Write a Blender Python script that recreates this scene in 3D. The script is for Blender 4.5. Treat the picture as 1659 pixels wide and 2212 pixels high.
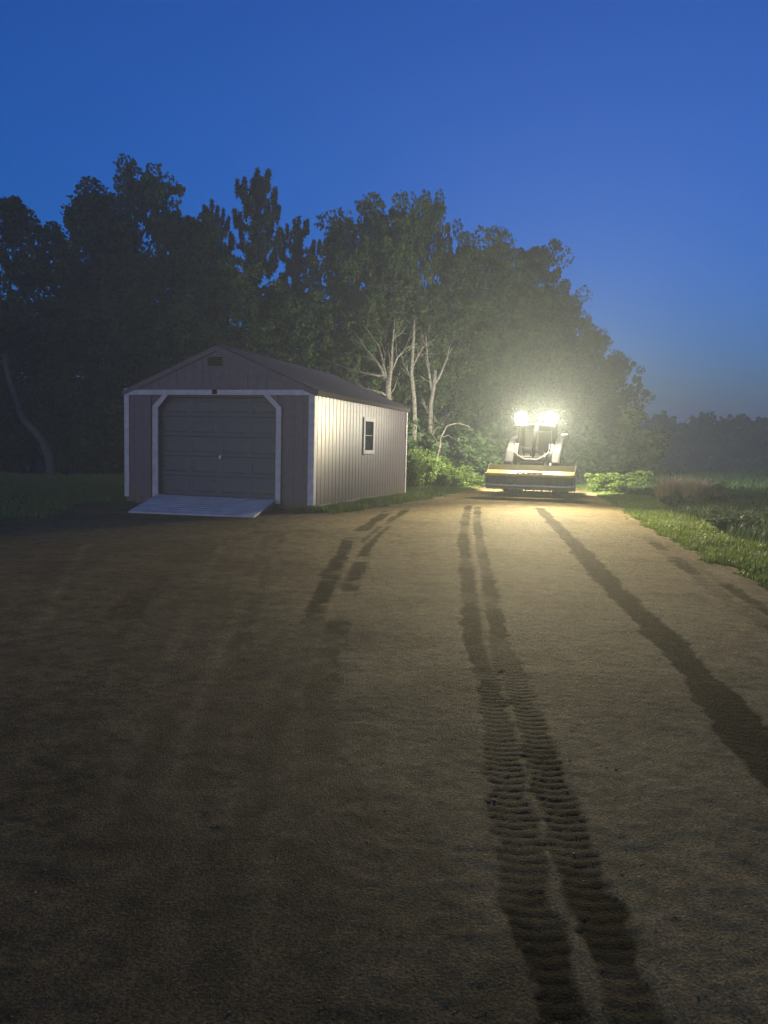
import bpy, bmesh, math, random
import numpy as np
from mathutils import Matrix, Vector

sc = bpy.context.scene
COL = sc.collection
for o in list(bpy.data.objects):
    bpy.data.objects.remove(o)

# ------------------------------------------------------------------ camera
F_PX, PW, PH = 1650.0, 1659.0, 2212.0          # focal length in the pixels of a 1659 x 2212 view
PITCH, ROLL, CAM_H = 0.08516, 0.02392, 1.308
_cp, _sp = math.cos(PITCH), math.sin(PITCH)
_f = Vector((0, _cp, -_sp)); _u = Vector((0, _sp, _cp)); _r = Vector((1, 0, 0))
_c, _s = math.cos(ROLL), math.sin(ROLL)
RT = _c * _r + _s * _u
UP = -_s * _r + _c * _u
FW = _f
cd = bpy.data.cameras.new('camera')
cam = bpy.data.objects.new('camera', cd)
COL.objects.link(cam)
M = Matrix.Identity(4)
for i in range(3):
    M[i][0] = RT[i]; M[i][1] = UP[i]; M[i][2] = -FW[i]
M[0][3], M[1][3], M[2][3] = 0, 0, CAM_H
cam.matrix_world = M
cd.sensor_fit = 'VERTICAL'; cd.sensor_height = 24.0; cd.lens = F_PX / PH * 24.0
cd.clip_start = 0.05; cd.clip_end = 3000
sc.camera = cam

def ray(px, py):
    return FW * F_PX + RT * (px - PW / 2) - UP * (py - PH / 2)
def ground(px, py, z=0.0):
    d = ray(px, py); t = (z - CAM_H) / d.z
    return Vector((d.x * t, d.y * t, z))
def at_depth(px, py, Y):
    d = ray(px, py); t = Y / d.y
    return Vector((d.x * t, Y, CAM_H + d.z * t))

# ------------------------------------------------------------------ dusk sky, afterglow behind the viewer, exposure
SUN_AZ = math.radians(200)                     # the sun has set behind and to the left of the viewer
w = bpy.data.worlds.new('World'); sc.world = w; w.use_nodes = True
wn = w.node_tree
sky = wn.nodes.new('ShaderNodeTexSky'); sky.sky_type = 'NISHITA'; sky.sun_disc = False
sky.sun_elevation = math.radians(1.0); sky.sun_rotation = SUN_AZ
sky.ozone_density = 6.4; sky.air_density = 1.0; sky.dust_density = 0.0
wn.links.new(sky.outputs[0], wn.nodes['Background'].inputs[0])
wn.nodes['Background'].inputs[1].default_value = 0.135
sl = bpy.data.lights.new('afterglow', 'SUN'); sl.energy = 0.135; sl.angle = math.radians(40)
sl.color = (1.0, 0.78, 0.6)
so = bpy.data.objects.new('afterglow', sl); COL.objects.link(so)
_el = math.radians(9)
_sd = Vector((math.sin(SUN_AZ) * math.cos(_el), math.cos(SUN_AZ) * math.cos(_el), math.sin(_el)))
so.rotation_euler = (-_sd).to_track_quat('-Z', 'Y').to_euler()
sc.view_settings.view_transform = 'Standard'; sc.view_settings.look = 'None'
sc.view_settings.gamma = 1.0; sc.view_settings.use_curve_mapping = False
sc.view_settings.exposure = 2.0
sc.render.engine = 'CYCLES'
sc.cycles.use_denoising = True
sc.cycles.max_bounces = 5; sc.cycles.diffuse_bounces = 2; sc.cycles.glossy_bounces = 2
sc.cycles.transmission_bounces = 3; sc.cycles.volume_bounces = 1; sc.cycles.transparent_max_bounces = 6
sc.cycles.caustics_reflective = False; sc.cycles.caustics_refractive = False
sc.cycles.sample_clamp_indirect = 4.0
HAZE_DENSITY = 0.0036

rng = np.random.default_rng(11)
random.seed(5)

# ------------------------------------------------------------------ materials
def mat(name, color, rough=0.7, metal=0.0, noise=None, bump=0.0, bscale=60.0, spec=0.5, emis=None, estr=0.0, trans=0.0):
    m = bpy.data.materials.new(name); m.use_nodes = True
    nt = m.node_tree; b = nt.nodes['Principled BSDF']
    b.inputs['Base Color'].default_value = (*color, 1)
    b.inputs['Roughness'].default_value = rough; b.inputs['Metallic'].default_value = metal
    b.inputs['Specular IOR Level'].default_value = spec
    if emis:
        b.inputs['Emission Color'].default_value = (*emis, 1); b.inputs['Emission Strength'].default_value = estr
    if trans:
        b.inputs['Transmission Weight'].default_value = trans
    tc = nt.nodes.new('ShaderNodeTexCoord')
    if noise:
        sc_, c2, amt = noise
        n = nt.nodes.new('ShaderNodeTexNoise'); n.inputs['Scale'].default_value = sc_; n.inputs['Detail'].default_value = 6
        nt.links.new(tc.outputs['Object'], n.inputs['Vector'])
        r = nt.nodes.new('ShaderNodeValToRGB')
        r.color_ramp.elements[0].position = 0.5 - amt; r.color_ramp.elements[1].position = 0.5 + amt
        r.color_ramp.elements[0].color = (*color, 1); r.color_ramp.elements[1].color = (*c2, 1)
        nt.links.new(n.outputs['Fac'], r.inputs['Fac']); nt.links.new(r.outputs['Color'], b.inputs['Base Color'])
    if bump:
        n2 = nt.nodes.new('ShaderNodeTexNoise'); n2.inputs['Scale'].default_value = bscale; n2.inputs['Detail'].default_value = 5
        nt.links.new(tc.outputs['Object'], n2.inputs['Vector'])
        bp = nt.nodes.new('ShaderNodeBump'); bp.inputs['Strength'].default_value = bump; bp.inputs['Distance'].default_value = 0.02
        nt.links.new(n2.outputs['Fac'], bp.inputs['Height']); nt.links.new(bp.outputs['Normal'], b.inputs['Normal'])
    return m

def leaf_mat(name, c1, c2, trans=0.35):
    m = bpy.data.materials.new(name); m.use_nodes = True
    nt = m.node_tree; b = nt.nodes['Principled BSDF']; out = nt.nodes['Material Output']
    b.inputs['Roughness'].default_value = 0.6; b.inputs['Specular IOR Level'].default_value = 0.25
    g = nt.nodes.new('ShaderNodeNewGeometry')
    mx = nt.nodes.new('ShaderNodeMix'); mx.data_type = 'RGBA'
    mx.inputs[6].default_value = (*c1, 1); mx.inputs[7].default_value = (*c2, 1)
    nt.links.new(g.outputs['Random Per Island'], mx.inputs[0])
    nt.links.new(mx.outputs[2], b.inputs['Base Color'])
    tl = nt.nodes.new('ShaderNodeBsdfTranslucent'); nt.links.new(mx.outputs[2], tl.inputs['Color'])
    ms = nt.nodes.new('ShaderNodeMixShader'); ms.inputs[0].default_value = trans
    nt.links.new(b.outputs[0], ms.inputs[1]); nt.links.new(tl.outputs[0], ms.inputs[2])
    nt.links.new(ms.outputs[0], out.inputs['Surface'])
    return m

MT = {}
MT['siding'] = mat('siding paint', (0.13, 0.104, 0.114), 0.40, 0, (9, (0.10, 0.08, 0.088), 0.2), 0.35, 40, 0.42)
def splash(m):
    nt = m.node_tree; b = nt.nodes['Principled BSDF']; L = nt.links
    src = b.inputs['Base Color'].links[0].from_socket
    tc = nt.nodes.new('ShaderNodeTexCoord'); sp = nt.nodes.new('ShaderNodeSeparateXYZ'); L.new(tc.outputs['Object'], sp.inputs[0])
    g = nt.nodes.new('ShaderNodeNewGeometry')
    n = nt.nodes.new('ShaderNodeTexNoise'); n.inputs['Scale'].default_value = 7; n.inputs['Detail'].default_value = 8; L.new(g.outputs['Position'], n.inputs['Vector'])
    ma = nt.nodes.new('ShaderNodeMath'); ma.operation = 'MULTIPLY_ADD'; ma.inputs[1].default_value = -.9; L.new(n.outputs['Fac'], ma.inputs[0]); L.new(sp.outputs['Z'], ma.inputs[2])
    mr = nt.nodes.new('ShaderNodeMapRange'); mr.inputs[1].default_value = -.38; mr.inputs[2].default_value = .05; mr.inputs[3].default_value = .75; mr.inputs[4].default_value = 0; L.new(ma.outputs[0], mr.inputs[0])
    mx = nt.nodes.new('ShaderNodeMix'); mx.data_type = 'RGBA'; L.new(mr.outputs[0], mx.inputs[0]); L.new(src, mx.inputs[6]); mx.inputs[7].default_value = (.13, .10, .07, 1)
    L.new(mx.outputs[2], b.inputs['Base Color'])
splash(MT['siding'])
MT['trim'] = mat('white trim paint', (0.56, 0.55, 0.54), 0.55, 0, (8, (0.42, 0.41, 0.39), 0.18), 0.1, 80)
MT['shingle'] = mat('asphalt shingle', (0.06, 0.052, 0.064), 0.9, 0, (60, (0.09, 0.078, 0.09), 0.2), 0.5, 180, 0.3)
MT['door'] = mat('garage door steel', (0.075, 0.08, 0.083), 0.5, 0, (7, (0.095, 0.10, 0.103), 0.3), 0.1, 50)
MT['black'] = mat('black paint', (0.015, 0.015, 0.016), 0.85, 0, None, 0, 1, 0.1)
MT['rubber'] = mat('black rubber', (0.025, 0.024, 0.023), 0.8, 0, (20, (0.05, 0.045, 0.04), 0.25), 0.3, 60)
MT['timber'] = mat('treated timber', (0.16, 0.12, 0.085), 0.85, 0, (12, (0.22, 0.17, 0.12), 0.3), 0.3, 40)
MT['ramp'] = mat('weathered ramp', (0.54, 0.53, 0.50), 0.8, 0, (4, (0.38, 0.36, 0.33), 0.18), 0.2, 70)
MT['chrome'] = mat('bright steel', (0.75, 0.75, 0.74), 0.22, 1.0, None, 0.05, 30)
MT['white'] = mat('white worn paint', (0.7, 0.69, 0.66), 0.35, 0, (20, (0.5, 0.48, 0.45), 0.2))
MT['steel'] = mat('dull steel', (0.35, 0.34, 0.33), 0.45, 0.9, (15, (0.25, 0.23, 0.22), 0.25))
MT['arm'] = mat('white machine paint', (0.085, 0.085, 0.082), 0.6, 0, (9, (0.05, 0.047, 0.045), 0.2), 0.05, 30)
MT['grey'] = mat('grey machine paint', (0.10, 0.10, 0.10), 0.5, 0, (9, (0.16, 0.15, 0.14), 0.2))
MT['yellow'] = mat('yellow tube', (0.72, 0.55, 0.16), 0.35, 0, (6, (0.58, 0.40, 0.11), 0.25))
MT['olive'] = mat('dusty hood paint', (0.085, 0.072, 0.03), 0.9, 0, (8, (0.05, 0.042, 0.02), 0.25), 0.1, 40, 0.08)
MT['tape'] = mat('worn wrap', (0.36, 0.18, 0.06), 0.7)
MT['glass'] = mat('dark window glass', (0.03, 0.035, 0.04), 0.06, 0, None, 0, 1, 0.6)
MT['seat'] = mat('seat vinyl', (0.05, 0.048, 0.045), 0.6)
MT['lens'] = mat('lit lamp lens', (1, 1, 1), 0.3, 0, None, 0, 1, 0.5, (1.0, 0.91, 0.68), 140.0)
MT['bark'] = mat('pale bark', (0.15, 0.14, 0.12), 0.95, 0, (14, (0.06, 0.055, 0.045), 0.15), 0.6, 18, 0.2)
MT['dimbark'] = mat('grey bark', (0.115, 0.105, 0.09), 0.95, 0, (10, (0.06, 0.053, 0.045), 0.2), 0.8, 14, 0.2)
MT['darkbark'] = mat('dark bark', (0.075, 0.06, 0.045), 0.95, 0, (10, (0.045, 0.036, 0.03), 0.2), 0.6, 18, 0.2)
MT['leaf'] = leaf_mat('broad leaves', (0.032, 0.060, 0.022), (0.065, 0.10, 0.036))
MT['leaf2'] = leaf_mat('light leaves', (0.05, 0.09, 0.028), (0.095, 0.13, 0.045))
MT['needle'] = leaf_mat('needles', (0.018, 0.034, 0.020), (0.040, 0.060, 0.032), 0.15)
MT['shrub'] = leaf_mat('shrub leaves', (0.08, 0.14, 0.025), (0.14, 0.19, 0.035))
MT['weed'] = leaf_mat('weed leaves', (0.030, 0.060, 0.022), (0.065, 0.10, 0.035))
MT['meadow'] = leaf_mat('meadow blades', (0.045, 0.11, 0.04), (0.075, 0.15, 0.06))
MT['straw'] = leaf_mat('dried stalks', (0.30, 0.23, 0.15), (0.44, 0.35, 0.25))
MT['grass'] = leaf_mat('grass blades', (0.11, 0.17, 0.032), (0.17, 0.21, 0.05))
MT['flower'] = mat('white petals', (0.5, 0.5, 0.45), 0.8)
MT['stone'] = mat('gravel stone', (0.13, 0.10, 0.07), 0.8, 0, (3, (0.24, 0.19, 0.13), 0.2), 0, 1, 0.1)
MT['quartz'] = mat('pale wet stone', (0.6, 0.56, 0.48), 0.15)

def soil_mat():
    m = bpy.data.materials.new('gravelly soil'); m.use_nodes = True
    nt = m.node_tree; L = nt.links; b = nt.nodes['Principled BSDF']
    tc = nt.nodes.new('ShaderNodeTexCoord')
    def noise(s, d=6, rough=0.6):
        n = nt.nodes.new('ShaderNodeTexNoise'); n.inputs['Scale'].default_value = s
        n.inputs['Detail'].default_value = d; n.inputs['Roughness'].default_value = rough
        L.new(tc.outputs['Object'], n.inputs['Vector']); return n
    def ramp(src, stops):
        r = nt.nodes.new('ShaderNodeValToRGB'); e = r.color_ramp.elements
        e[0].position, e[0].color = stops[0][0], (*stops[0][1], 1)
        e[1].position, e[1].color = stops[-1][0], (*stops[-1][1], 1)
        for p, c in stops[1:-1]:
            k = e.new(p); k.color = (*c, 1)
        L.new(src, r.inputs['Fac']); return r
    def mix(a, b_, fac, mode='MIX'):
        x = nt.nodes.new('ShaderNodeMix'); x.data_type = 'RGBA'; x.blend_type = mode
        L.new(a, x.inputs[6]); L.new(b_, x.inputs[7])
        if isinstance(fac, float): x.inputs[0].default_value = fac
        else: L.new(fac, x.inputs[0])
        return x.outputs[2]
    big = noise(0.55, 4); mid = noise(7.0, 8, 0.75); fine = noise(95.0, 6, 0.8)
    c1 = ramp(big.outputs['Fac'], [(0.33, (0.205, 0.157, 0.072)), (0.66, (0.27, 0.212, 0.10))])
    c2 = ramp(mid.outputs['Fac'], [(0.38, (0.58, 0.58, 0.58)), (0.5, (0.95, 0.95, 0.95)), (0.63, (1.28, 1.25, 1.2))])
    c3 = ramp(fine.outputs['Fac'], [(0.40, (0.35, 0.35, 0.35)), (0.5, (0.95, 0.95, 0.95)), (0.61, (2.0, 1.9, 1.75))])
    col = mix(c1.outputs['Color'], c2.outputs['Color'], 1.0, 'MULTIPLY')
    col = mix(col, c3.outputs['Color'], 0.8, 'MULTIPLY')
    pk = nt.nodes.new('ShaderNodeAttribute'); pk.attribute_name = 'pool_and_streak'
    falloff_dim = nt.nodes.new('ShaderNodeRGB'); falloff_dim.outputs[0].default_value = (0.58, 0.56, 0.56, 1)  # soil colour dimmed outside the pool, standing in for lamp falloff
    col = mix(mix(col, falloff_dim.outputs[0], 1.0, 'MULTIPLY'), col, pk.outputs['Fac'])
    at = nt.nodes.new('ShaderNodeAttribute'); at.attribute_name = 'damp'
    dampc = nt.nodes.new('ShaderNodeRGB'); dampc.outputs[0].default_value = (0.14, 0.12, 0.085, 1)
    dc = mix(col, dampc.outputs[0], 1.0, 'MULTIPLY')
    col = mix(col, dc, at.outputs['Fac'])
    L.new(col, b.inputs['Base Color'])
    b.inputs['Roughness'].default_value = 0.85
    mr = nt.nodes.new('ShaderNodeMapRange'); mr.inputs[3].default_value = 0.05; mr.inputs[4].default_value = 0.02
    L.new(at.outputs['Fac'], mr.inputs[0]); L.new(mr.outputs[0], b.inputs['Specular IOR Level'])
    vor = nt.nodes.new('ShaderNodeTexVoronoi'); vor.inputs['Scale'].default_value = 120
    L.new(tc.outputs['Object'], vor.inputs['Vector'])
    ad = nt.nodes.new('ShaderNodeMath'); ad.operation = 'MULTIPLY_ADD'; ad.inputs[1].default_value = -0.5
    L.new(vor.outputs['Distance'], ad.inputs[0]); L.new(fine.outputs['Fac'], ad.inputs[2])
    bp = nt.nodes.new('ShaderNodeBump'); bp.inputs['Strength'].default_value = 1.0; bp.inputs['Distance'].default_value = 0.022
    L.new(ad.outputs[0], bp.inputs['Height']); L.new(bp.outputs['Normal'], b.inputs['Normal'])
    return m
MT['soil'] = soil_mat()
MT['turf'] = mat('turf soil', (0.045, 0.09, 0.035), 0.95, 0, (3, (0.035, 0.065, 0.027), 0.25), 0.6, 30, 0.1)

# ------------------------------------------------------------------ helpers
def link(name, me, m=None, parent=None):
    o = bpy.data.objects.new(name, me); COL.objects.link(o)
    if m is not None and me is not None and not me.materials: me.materials.append(m)
    if parent is not None: o.parent = parent
    return o
def mesh(name, v, f):
    me = bpy.data.meshes.new(name); me.from_pydata(v, [], f); me.update(); return me
def npmesh(name, v, tri=None, quad=None):
    """fast mesh from numpy verts and triangle / quad index arrays"""
    me = bpy.data.meshes.new(name)
    idx, st, n = [], [], 0
    if tri is not None and len(tri):
        idx.append(tri.ravel()); st.append(np.arange(len(tri)) * 3); n += len(tri) * 3
    if quad is not None and len(quad):
        idx.append(quad.ravel()); st.append(n + np.arange(len(quad)) * 4)
    idx = np.concatenate(idx).astype(np.int32); st = np.concatenate(st).astype(np.int32)
    me.vertices.add(len(v)); me.vertices.foreach_set('co', np.ascontiguousarray(v, np.float32).ravel())
    me.loops.add(len(idx)); me.loops.foreach_set('vertex_index', idx)
    me.polygons.add(len(st)); me.polygons.foreach_set('loop_start', st)
    me.update(calc_edges=True)
    return me
def tag(o, label=None, cat=None, group=None, kind=None):
    if label: o['label'] = label
    if cat: o['category'] = cat
    if group: o['group'] = group
    if kind: o['kind'] = kind
    return o
def empty(name, loc, rz=0.0):
    o = bpy.data.objects.new(name, None); COL.objects.link(o)
    o.location = loc; o.rotation_euler = (0, 0, rz); o.empty_display_size = 0.3
    return o
class MB:
    """collects boxes, prisms and tubes into one bmesh; build() links them as one mesh object"""
    def __init__(s): s.bm = bmesh.new()
    def box(s, x0, x1, y0, y1, z0, z1, bev=0.0, rot=None, piv=None):
        r = bmesh.ops.create_cube(s.bm, size=1.0)
        vs = r['verts']
        for v in vs:
            v.co = Vector((x0 + (v.co.x + .5) * (x1 - x0), y0 + (v.co.y + .5) * (y1 - y0), z0 + (v.co.z + .5) * (z1 - z0)))
        if bev:
            es = list({e for v in vs for e in v.link_edges})
            bb = bmesh.ops.bevel(s.bm, geom=es, offset=bev, segments=2, affect='EDGES', profile=0.5)
            vs = list({v for f in bb['faces'] for v in f.verts} | {v for v in vs if v.is_valid})
        if rot is not None:
            bmesh.ops.rotate(s.bm, cent=piv or Vector(((x0 + x1) / 2, (y0 + y1) / 2, (z0 + z1) / 2)), matrix=rot, verts=vs)
        return s
    def prism(s, poly, axis, a, b):
        """closed outline extruded along an axis ('x','y','z') from a to b"""
        def P(p, t):
            return {'x': (t, p[0], p[1]), 'y': (p[0], t, p[1]), 'z': (p[0], p[1], t)}[axis]
        A = [s.bm.verts.new(P(p, a)) for p in poly]; B = [s.bm.verts.new(P(p, b)) for p in poly]
        n = len(poly)
        s.bm.faces.new(A); s.bm.faces.new(B[::-1])
        for i in range(n): s.bm.faces.new((A[i], B[i], B[(i + 1) % n], A[(i + 1) % n]))
        return s
    def tube(s, pts, r, n=10, cap=True):
        pts = [Vector(p) for p in pts]
        rs = r if isinstance(r, (list, tuple)) else [r] * len(pts)
        rings = []
        up = Vector((0.13, 0.21, 0.97))
        for i, p in enumerate(pts):
            d = (pts[min(i + 1, len(pts) - 1)] - pts[max(i - 1, 0)]).normalized()
            a = d.cross(up)
            if a.length < 0.05: a = d.cross(Vector((1, 0, 0)))
            a.normalize(); b = d.cross(a)
            rings.append([s.bm.verts.new(p + (a * math.cos(2 * math.pi * k / n) + b * math.sin(2 * math.pi * k / n)) * rs[i]) for k in range(n)])
        for A, B in zip(rings, rings[1:]):
            for k in range(n):
                fc = s.bm.faces.new((A[k], A[(k + 1) % n], B[(k + 1) % n], B[k])); fc.smooth = True
        if cap:
            s.bm.faces.new(rings[0][::-1]); s.bm.faces.new(rings[-1])
        return s
    def build(s, name, m, parent=None):
        bmesh.ops.recalc_face_normals(s.bm, faces=s.bm.faces[:])
        me = bpy.data.meshes.new(name); s.bm.to_mesh(me); s.bm.free()
        return link(name, me, m, parent)
def lattice(x, y, sc_, seed=0):
    """smooth value noise in -1..1"""
    r = np.random.default_rng(seed); T = r.uniform(-1, 1, (256, 256))
    u = np.asarray(x) / sc_; v = np.asarray(y) / sc_
    i = np.floor(u).astype(int); j = np.floor(v).astype(int); a = u - i; b = v - j
    a = a * a * (3 - 2 * a); b = b * b * (3 - 2 * b)
    g = lambda p, q: T[p % 256, q % 256]
    return (g(i, j) * (1 - a) + g(i + 1, j) * a) * (1 - b) + (g(i, j + 1) * (1 - a) + g(i + 1, j + 1) * a) * b
def inside(x, y, poly):
    r = np.zeros(np.shape(x), bool); n = len(poly)
    for k in range(n):
        (xa, ya), (xb, yb) = poly[k], poly[(k + 1) % n]
        if ya == yb: continue
        c = ((ya > y) != (yb > y)) & (x < (xb - xa) * (y - ya) / (yb - ya) + xa)
        r ^= c
    return r

# ------------------------------------------------------------------ shed frame of reference (used by the yard outline too)
SH_O = Vector((-5.4717, 16.1722, 0)); SH_YAW = -0.30692
SW, SL, SHT, SR = 4.27, 6.5, 2.37, 3.243
EX = Vector((math.cos(SH_YAW), math.sin(SH_YAW), 0)); EY = Vector((-math.sin(SH_YAW), math.cos(SH_YAW), 0))
def shw(x, y): p = SH_O + EX * x + EY * y; return (p.x, p.y)

# ------------------------------------------------------------------ the ground
R_EDGE = [(7.6, 40), (6.9, 27), (6.35, 22.0), (5.2, 16.2), (4.45, 12.6), (4.1, 9.8), (3.95, 7.8), (3.8, 5.0), (3.9, 0), (4.0, -12)]
YARD = [(p[0], p[1]) for p in R_EDGE] + [(-18, -12), (-18, 9.0), (-9.0, 11.2), (-5.6, 12.7), shw(-0.6, -1.0), shw(-0.35, -0.15), shw(0.4, 0.3), shw(4.0, 0.3),
        shw(4.1, -0.25), shw(4.75, -0.2), shw(4.95, 2.5), shw(5.3, 6.0), (2.6, 24.3), (4.0, 28), (5.0, 40)]
# outline order: the right edge runs towards the viewer, the left side runs back again
def yard_mask(x, y):
    jx = 0.16 * lattice(x, y, 0.55, 3) + 0.08 * lattice(x, y, 0.17, 4)
    jy = 0.16 * lattice(x, y, 0.6, 5) + 0.08 * lattice(x, y, 0.15, 6)
    return inside(x + jx, y + jy, YARD)

def pxline(pts): return np.array([[*ground(px, py)[:2]] for px, py in pts])
TRACKS = [  # (photo path, half width m, depth of colour, breakup, cleats)
    ([(1012, 1092), (1003, 1130), (1000, 1165), (1005, 1210), (1015, 1290), (1023, 1390), (1052, 1450), (1068, 1540), (1085, 1640), (1105, 1760), (1130, 1900), (1160, 2000), (1188, 2100), (1222, 2230)], .075, 1.0, .3, 1.0),
    ([(1032, 1095), (1029, 1130), (1037, 1180), (1049, 1230), (1063, 1300), (1077, 1390), (1112, 1470), (1140, 1550), (1172, 1650), (1210, 1760), (1255, 1880), (1295, 1990), (1335, 2100), (1380, 2230)], .075, 1.0, .3, 1.0),
    ([(1165, 1098), (1195, 1130), (1245, 1180), (1295, 1235), (1345, 1290), (1420, 1360), (1480, 1430), (1550, 1510), (1610, 1590), (1680, 1670), (1800, 1820)], .125, 1.0, .0, .5),
    ([(842, 1103), (790, 1140), (752, 1170), (722, 1225), (690, 1300), (655, 1390), (620, 1500), (585, 1620), (550, 1800), (520, 2000), (490, 2230)], .10, .95, .9, .3),
    ([(880, 1100), (835, 1135), (800, 1165), (765, 1235), (735, 1310), (705, 1390), (690, 1500), (672, 1620), (655, 1800), (650, 2000), (645, 2230)], .10, .95, .9, .3),
    ([(600, 1150), (570, 1190), (545, 1250), (480, 1400), (400, 1600), (330, 1850), (280, 2230)], .13, .35, .9, .2),
    ([(570, 1148), (480, 1172), (400, 1202), (330, 1245), (260, 1330)], .14, .4, .7, .2),
    ([(1400, 1162), (1480, 1222), (1570, 1292), (1659, 1350), (1800, 1440)], .09, .85, .6, .5),
    ([(1440, 1175), (1530, 1238), (1600, 1282), (1700, 1345)], .06, .8, .6, .3),
]
RIDGES = [([(905, 1090), (860, 1122), (815, 1150), (775, 1185), (745, 1235), (712, 1310), (680, 1395), (655, 1500)], .03),
          ([(1018, 1120), (1020, 1180), (1030, 1250), (1042, 1330), (1052, 1400), (1080, 1500), (1100, 1570)], .025)]
def polydist(x, y, P):
    best = np.full(x.shape, 1e9); s = np.zeros(x.shape); acc = 0.0
    for a, b in zip(P[:-1], P[1:]):
        d = b - a; L = np.hypot(*d)
        t = np.clip(((x - a[0]) * d[0] + (y - a[1]) * d[1]) / L ** 2, 0, 1)
        q = np.hypot(x - a[0] - t * d[0], y - a[1] - t * d[1])
        m = q < best; best = np.where(m, q, best); s = np.where(m, acc + t * L, s); acc += L
    return best, s
def smooth(a, b, v): t = np.clip((v - a) / (b - a), 0, 1); return t * t * (3 - 2 * t)
def soil(x, y):
    """height and dampness of the yard surface"""
    z = 0.014 * lattice(x, y, 2.6, 21) + 0.004 * lattice(x, y, 0.8, 22)
    zs = 0.0018 * lattice(x, y, 0.22, 23) + 0.0009 * lattice(x, y, 0.08, 24) + 0.0017 * lattice(x, y, 0.035, 25); mt = np.zeros(x.shape)
    d = np.zeros(x.shape)
    for k, (pts, hw, dep, brk, cl) in enumerate(TRACKS):
        q, s = polydist(x, y, pxline(pts))
        wob = hw * (1 + .25 * lattice(s, s * 0 + k, .5, 30 + k)) + .022 * lattice(x, y, .11, 50 + k) + .016 * lattice(x, y, .045, 60 + k)
        m = 1 - smooth(wob * .85, wob * 1.08, q)
        patch = 1 - brk * smooth(-.15, .35, lattice(s, s * 0 + 7.3 * k, .9, 70 + k) + .45 * lattice(x, y, .35, 90) + .45 * lattice(x, y, .12, 89))
        fleck = 1 - .12 * smooth(.1, .6, lattice(x, y, .10, 91) * .6 + lattice(x, y, .04, 92) * .6)
        berm = np.exp(-((q - wob * 1.3) / (.035)) ** 2)
        fade = smooth(2.4, 6.5, y) if brk > .7 else 1.0
        cl = cl * (1 - .85 * smooth(3.5, 6.0, y)) * (.7 + .3 * smooth(-.4, .5, lattice(x, y, .45, 95)))
        z = z - .003 * m * (.4 + .6 * patch) * fade + .001 * berm * fade
        mr_ = 1 - smooth(wob * .86, wob * .98, q)
        z = z + fade * cl * .00135 * mr_ * np.tanh(2.2 * np.sin(2 * np.pi * (s + .25 * q) / .056 + 1.6 * lattice(s, s * 0 + k, .3, 93)) + .3 * lattice(x, y, .06, 96))
        z = z + fade * cl * .0003 * m * lattice(x, y, .05, 94)
        mt = np.maximum(mt, m * (cl > 0))
        d = np.maximum(d, m * patch * dep * fleck * (.25 + .75 * fade))
    for pts, hw in RIDGES:
        q, s = polydist(x, y, pxline(pts))
        m = np.exp(-(q / hw) ** 2) * smooth(.0, .8, s) * (1 - smooth(s.max() - 2.0, s.max() - .1, s)); z = z + .003 * m; d = d * (1 - .9 * m)
    z = z + zs * (1 - .75 * mt)
    stain = smooth(.25, .7, lattice(x, y, 1.3, 97) * .7 + lattice(x, y, .4, 98) * .45)
    st2 = smooth(.15, .6, lattice(x, y, .5, 99) * .5 + lattice(x, y, .16, 100) * .5 + lattice(x, y, 2.2, 101) * .4)
    d = np.maximum(d, np.maximum(.30 * stain, .22 * st2))
    return z, np.clip(d, 0, 1)
LAMP_POOL_LINE = np.array([(5.6, 32.0), (4.2, 21.0), (3.0, 14.0), (2.2, 8.5), (1.6, 4.5), (1.3, 1.0), (1.2, -12.0)])  # centre line of the pool of lamp light painted into the soil
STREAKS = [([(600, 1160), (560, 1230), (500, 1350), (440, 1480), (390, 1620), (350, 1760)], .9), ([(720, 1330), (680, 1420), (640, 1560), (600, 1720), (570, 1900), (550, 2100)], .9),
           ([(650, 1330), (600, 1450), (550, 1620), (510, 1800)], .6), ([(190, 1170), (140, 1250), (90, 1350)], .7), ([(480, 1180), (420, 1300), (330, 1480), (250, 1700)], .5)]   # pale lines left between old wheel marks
def lamp_pool_and_streaks(x, y):
    """1 on pale streaks and in the painted pool of lamp light, 0 where the soil colour is dimmed to mimic lamp falloff"""
    q, _ = polydist(x, y, LAMP_POOL_LINE)
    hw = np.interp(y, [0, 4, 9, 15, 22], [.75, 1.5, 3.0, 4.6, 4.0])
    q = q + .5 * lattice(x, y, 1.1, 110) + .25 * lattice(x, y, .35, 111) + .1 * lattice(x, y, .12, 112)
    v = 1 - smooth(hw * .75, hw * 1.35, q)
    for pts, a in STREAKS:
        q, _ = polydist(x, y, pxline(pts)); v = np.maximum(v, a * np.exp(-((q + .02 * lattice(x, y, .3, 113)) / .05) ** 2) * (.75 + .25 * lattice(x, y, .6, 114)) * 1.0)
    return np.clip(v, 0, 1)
def grid(x0, x1, nx, y0, y1, ny, base):
    X, Y = np.meshgrid(np.linspace(x0, x1, nx), np.linspace(y0, y1, ny))
    i = np.arange(nx * ny).reshape(ny, nx)
    q = np.stack([i[:-1, :-1], i[:-1, 1:], i[1:, 1:], i[1:, :-1]], -1).reshape(-1, 4)
    return X.ravel(), Y.ravel(), q + base
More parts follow.
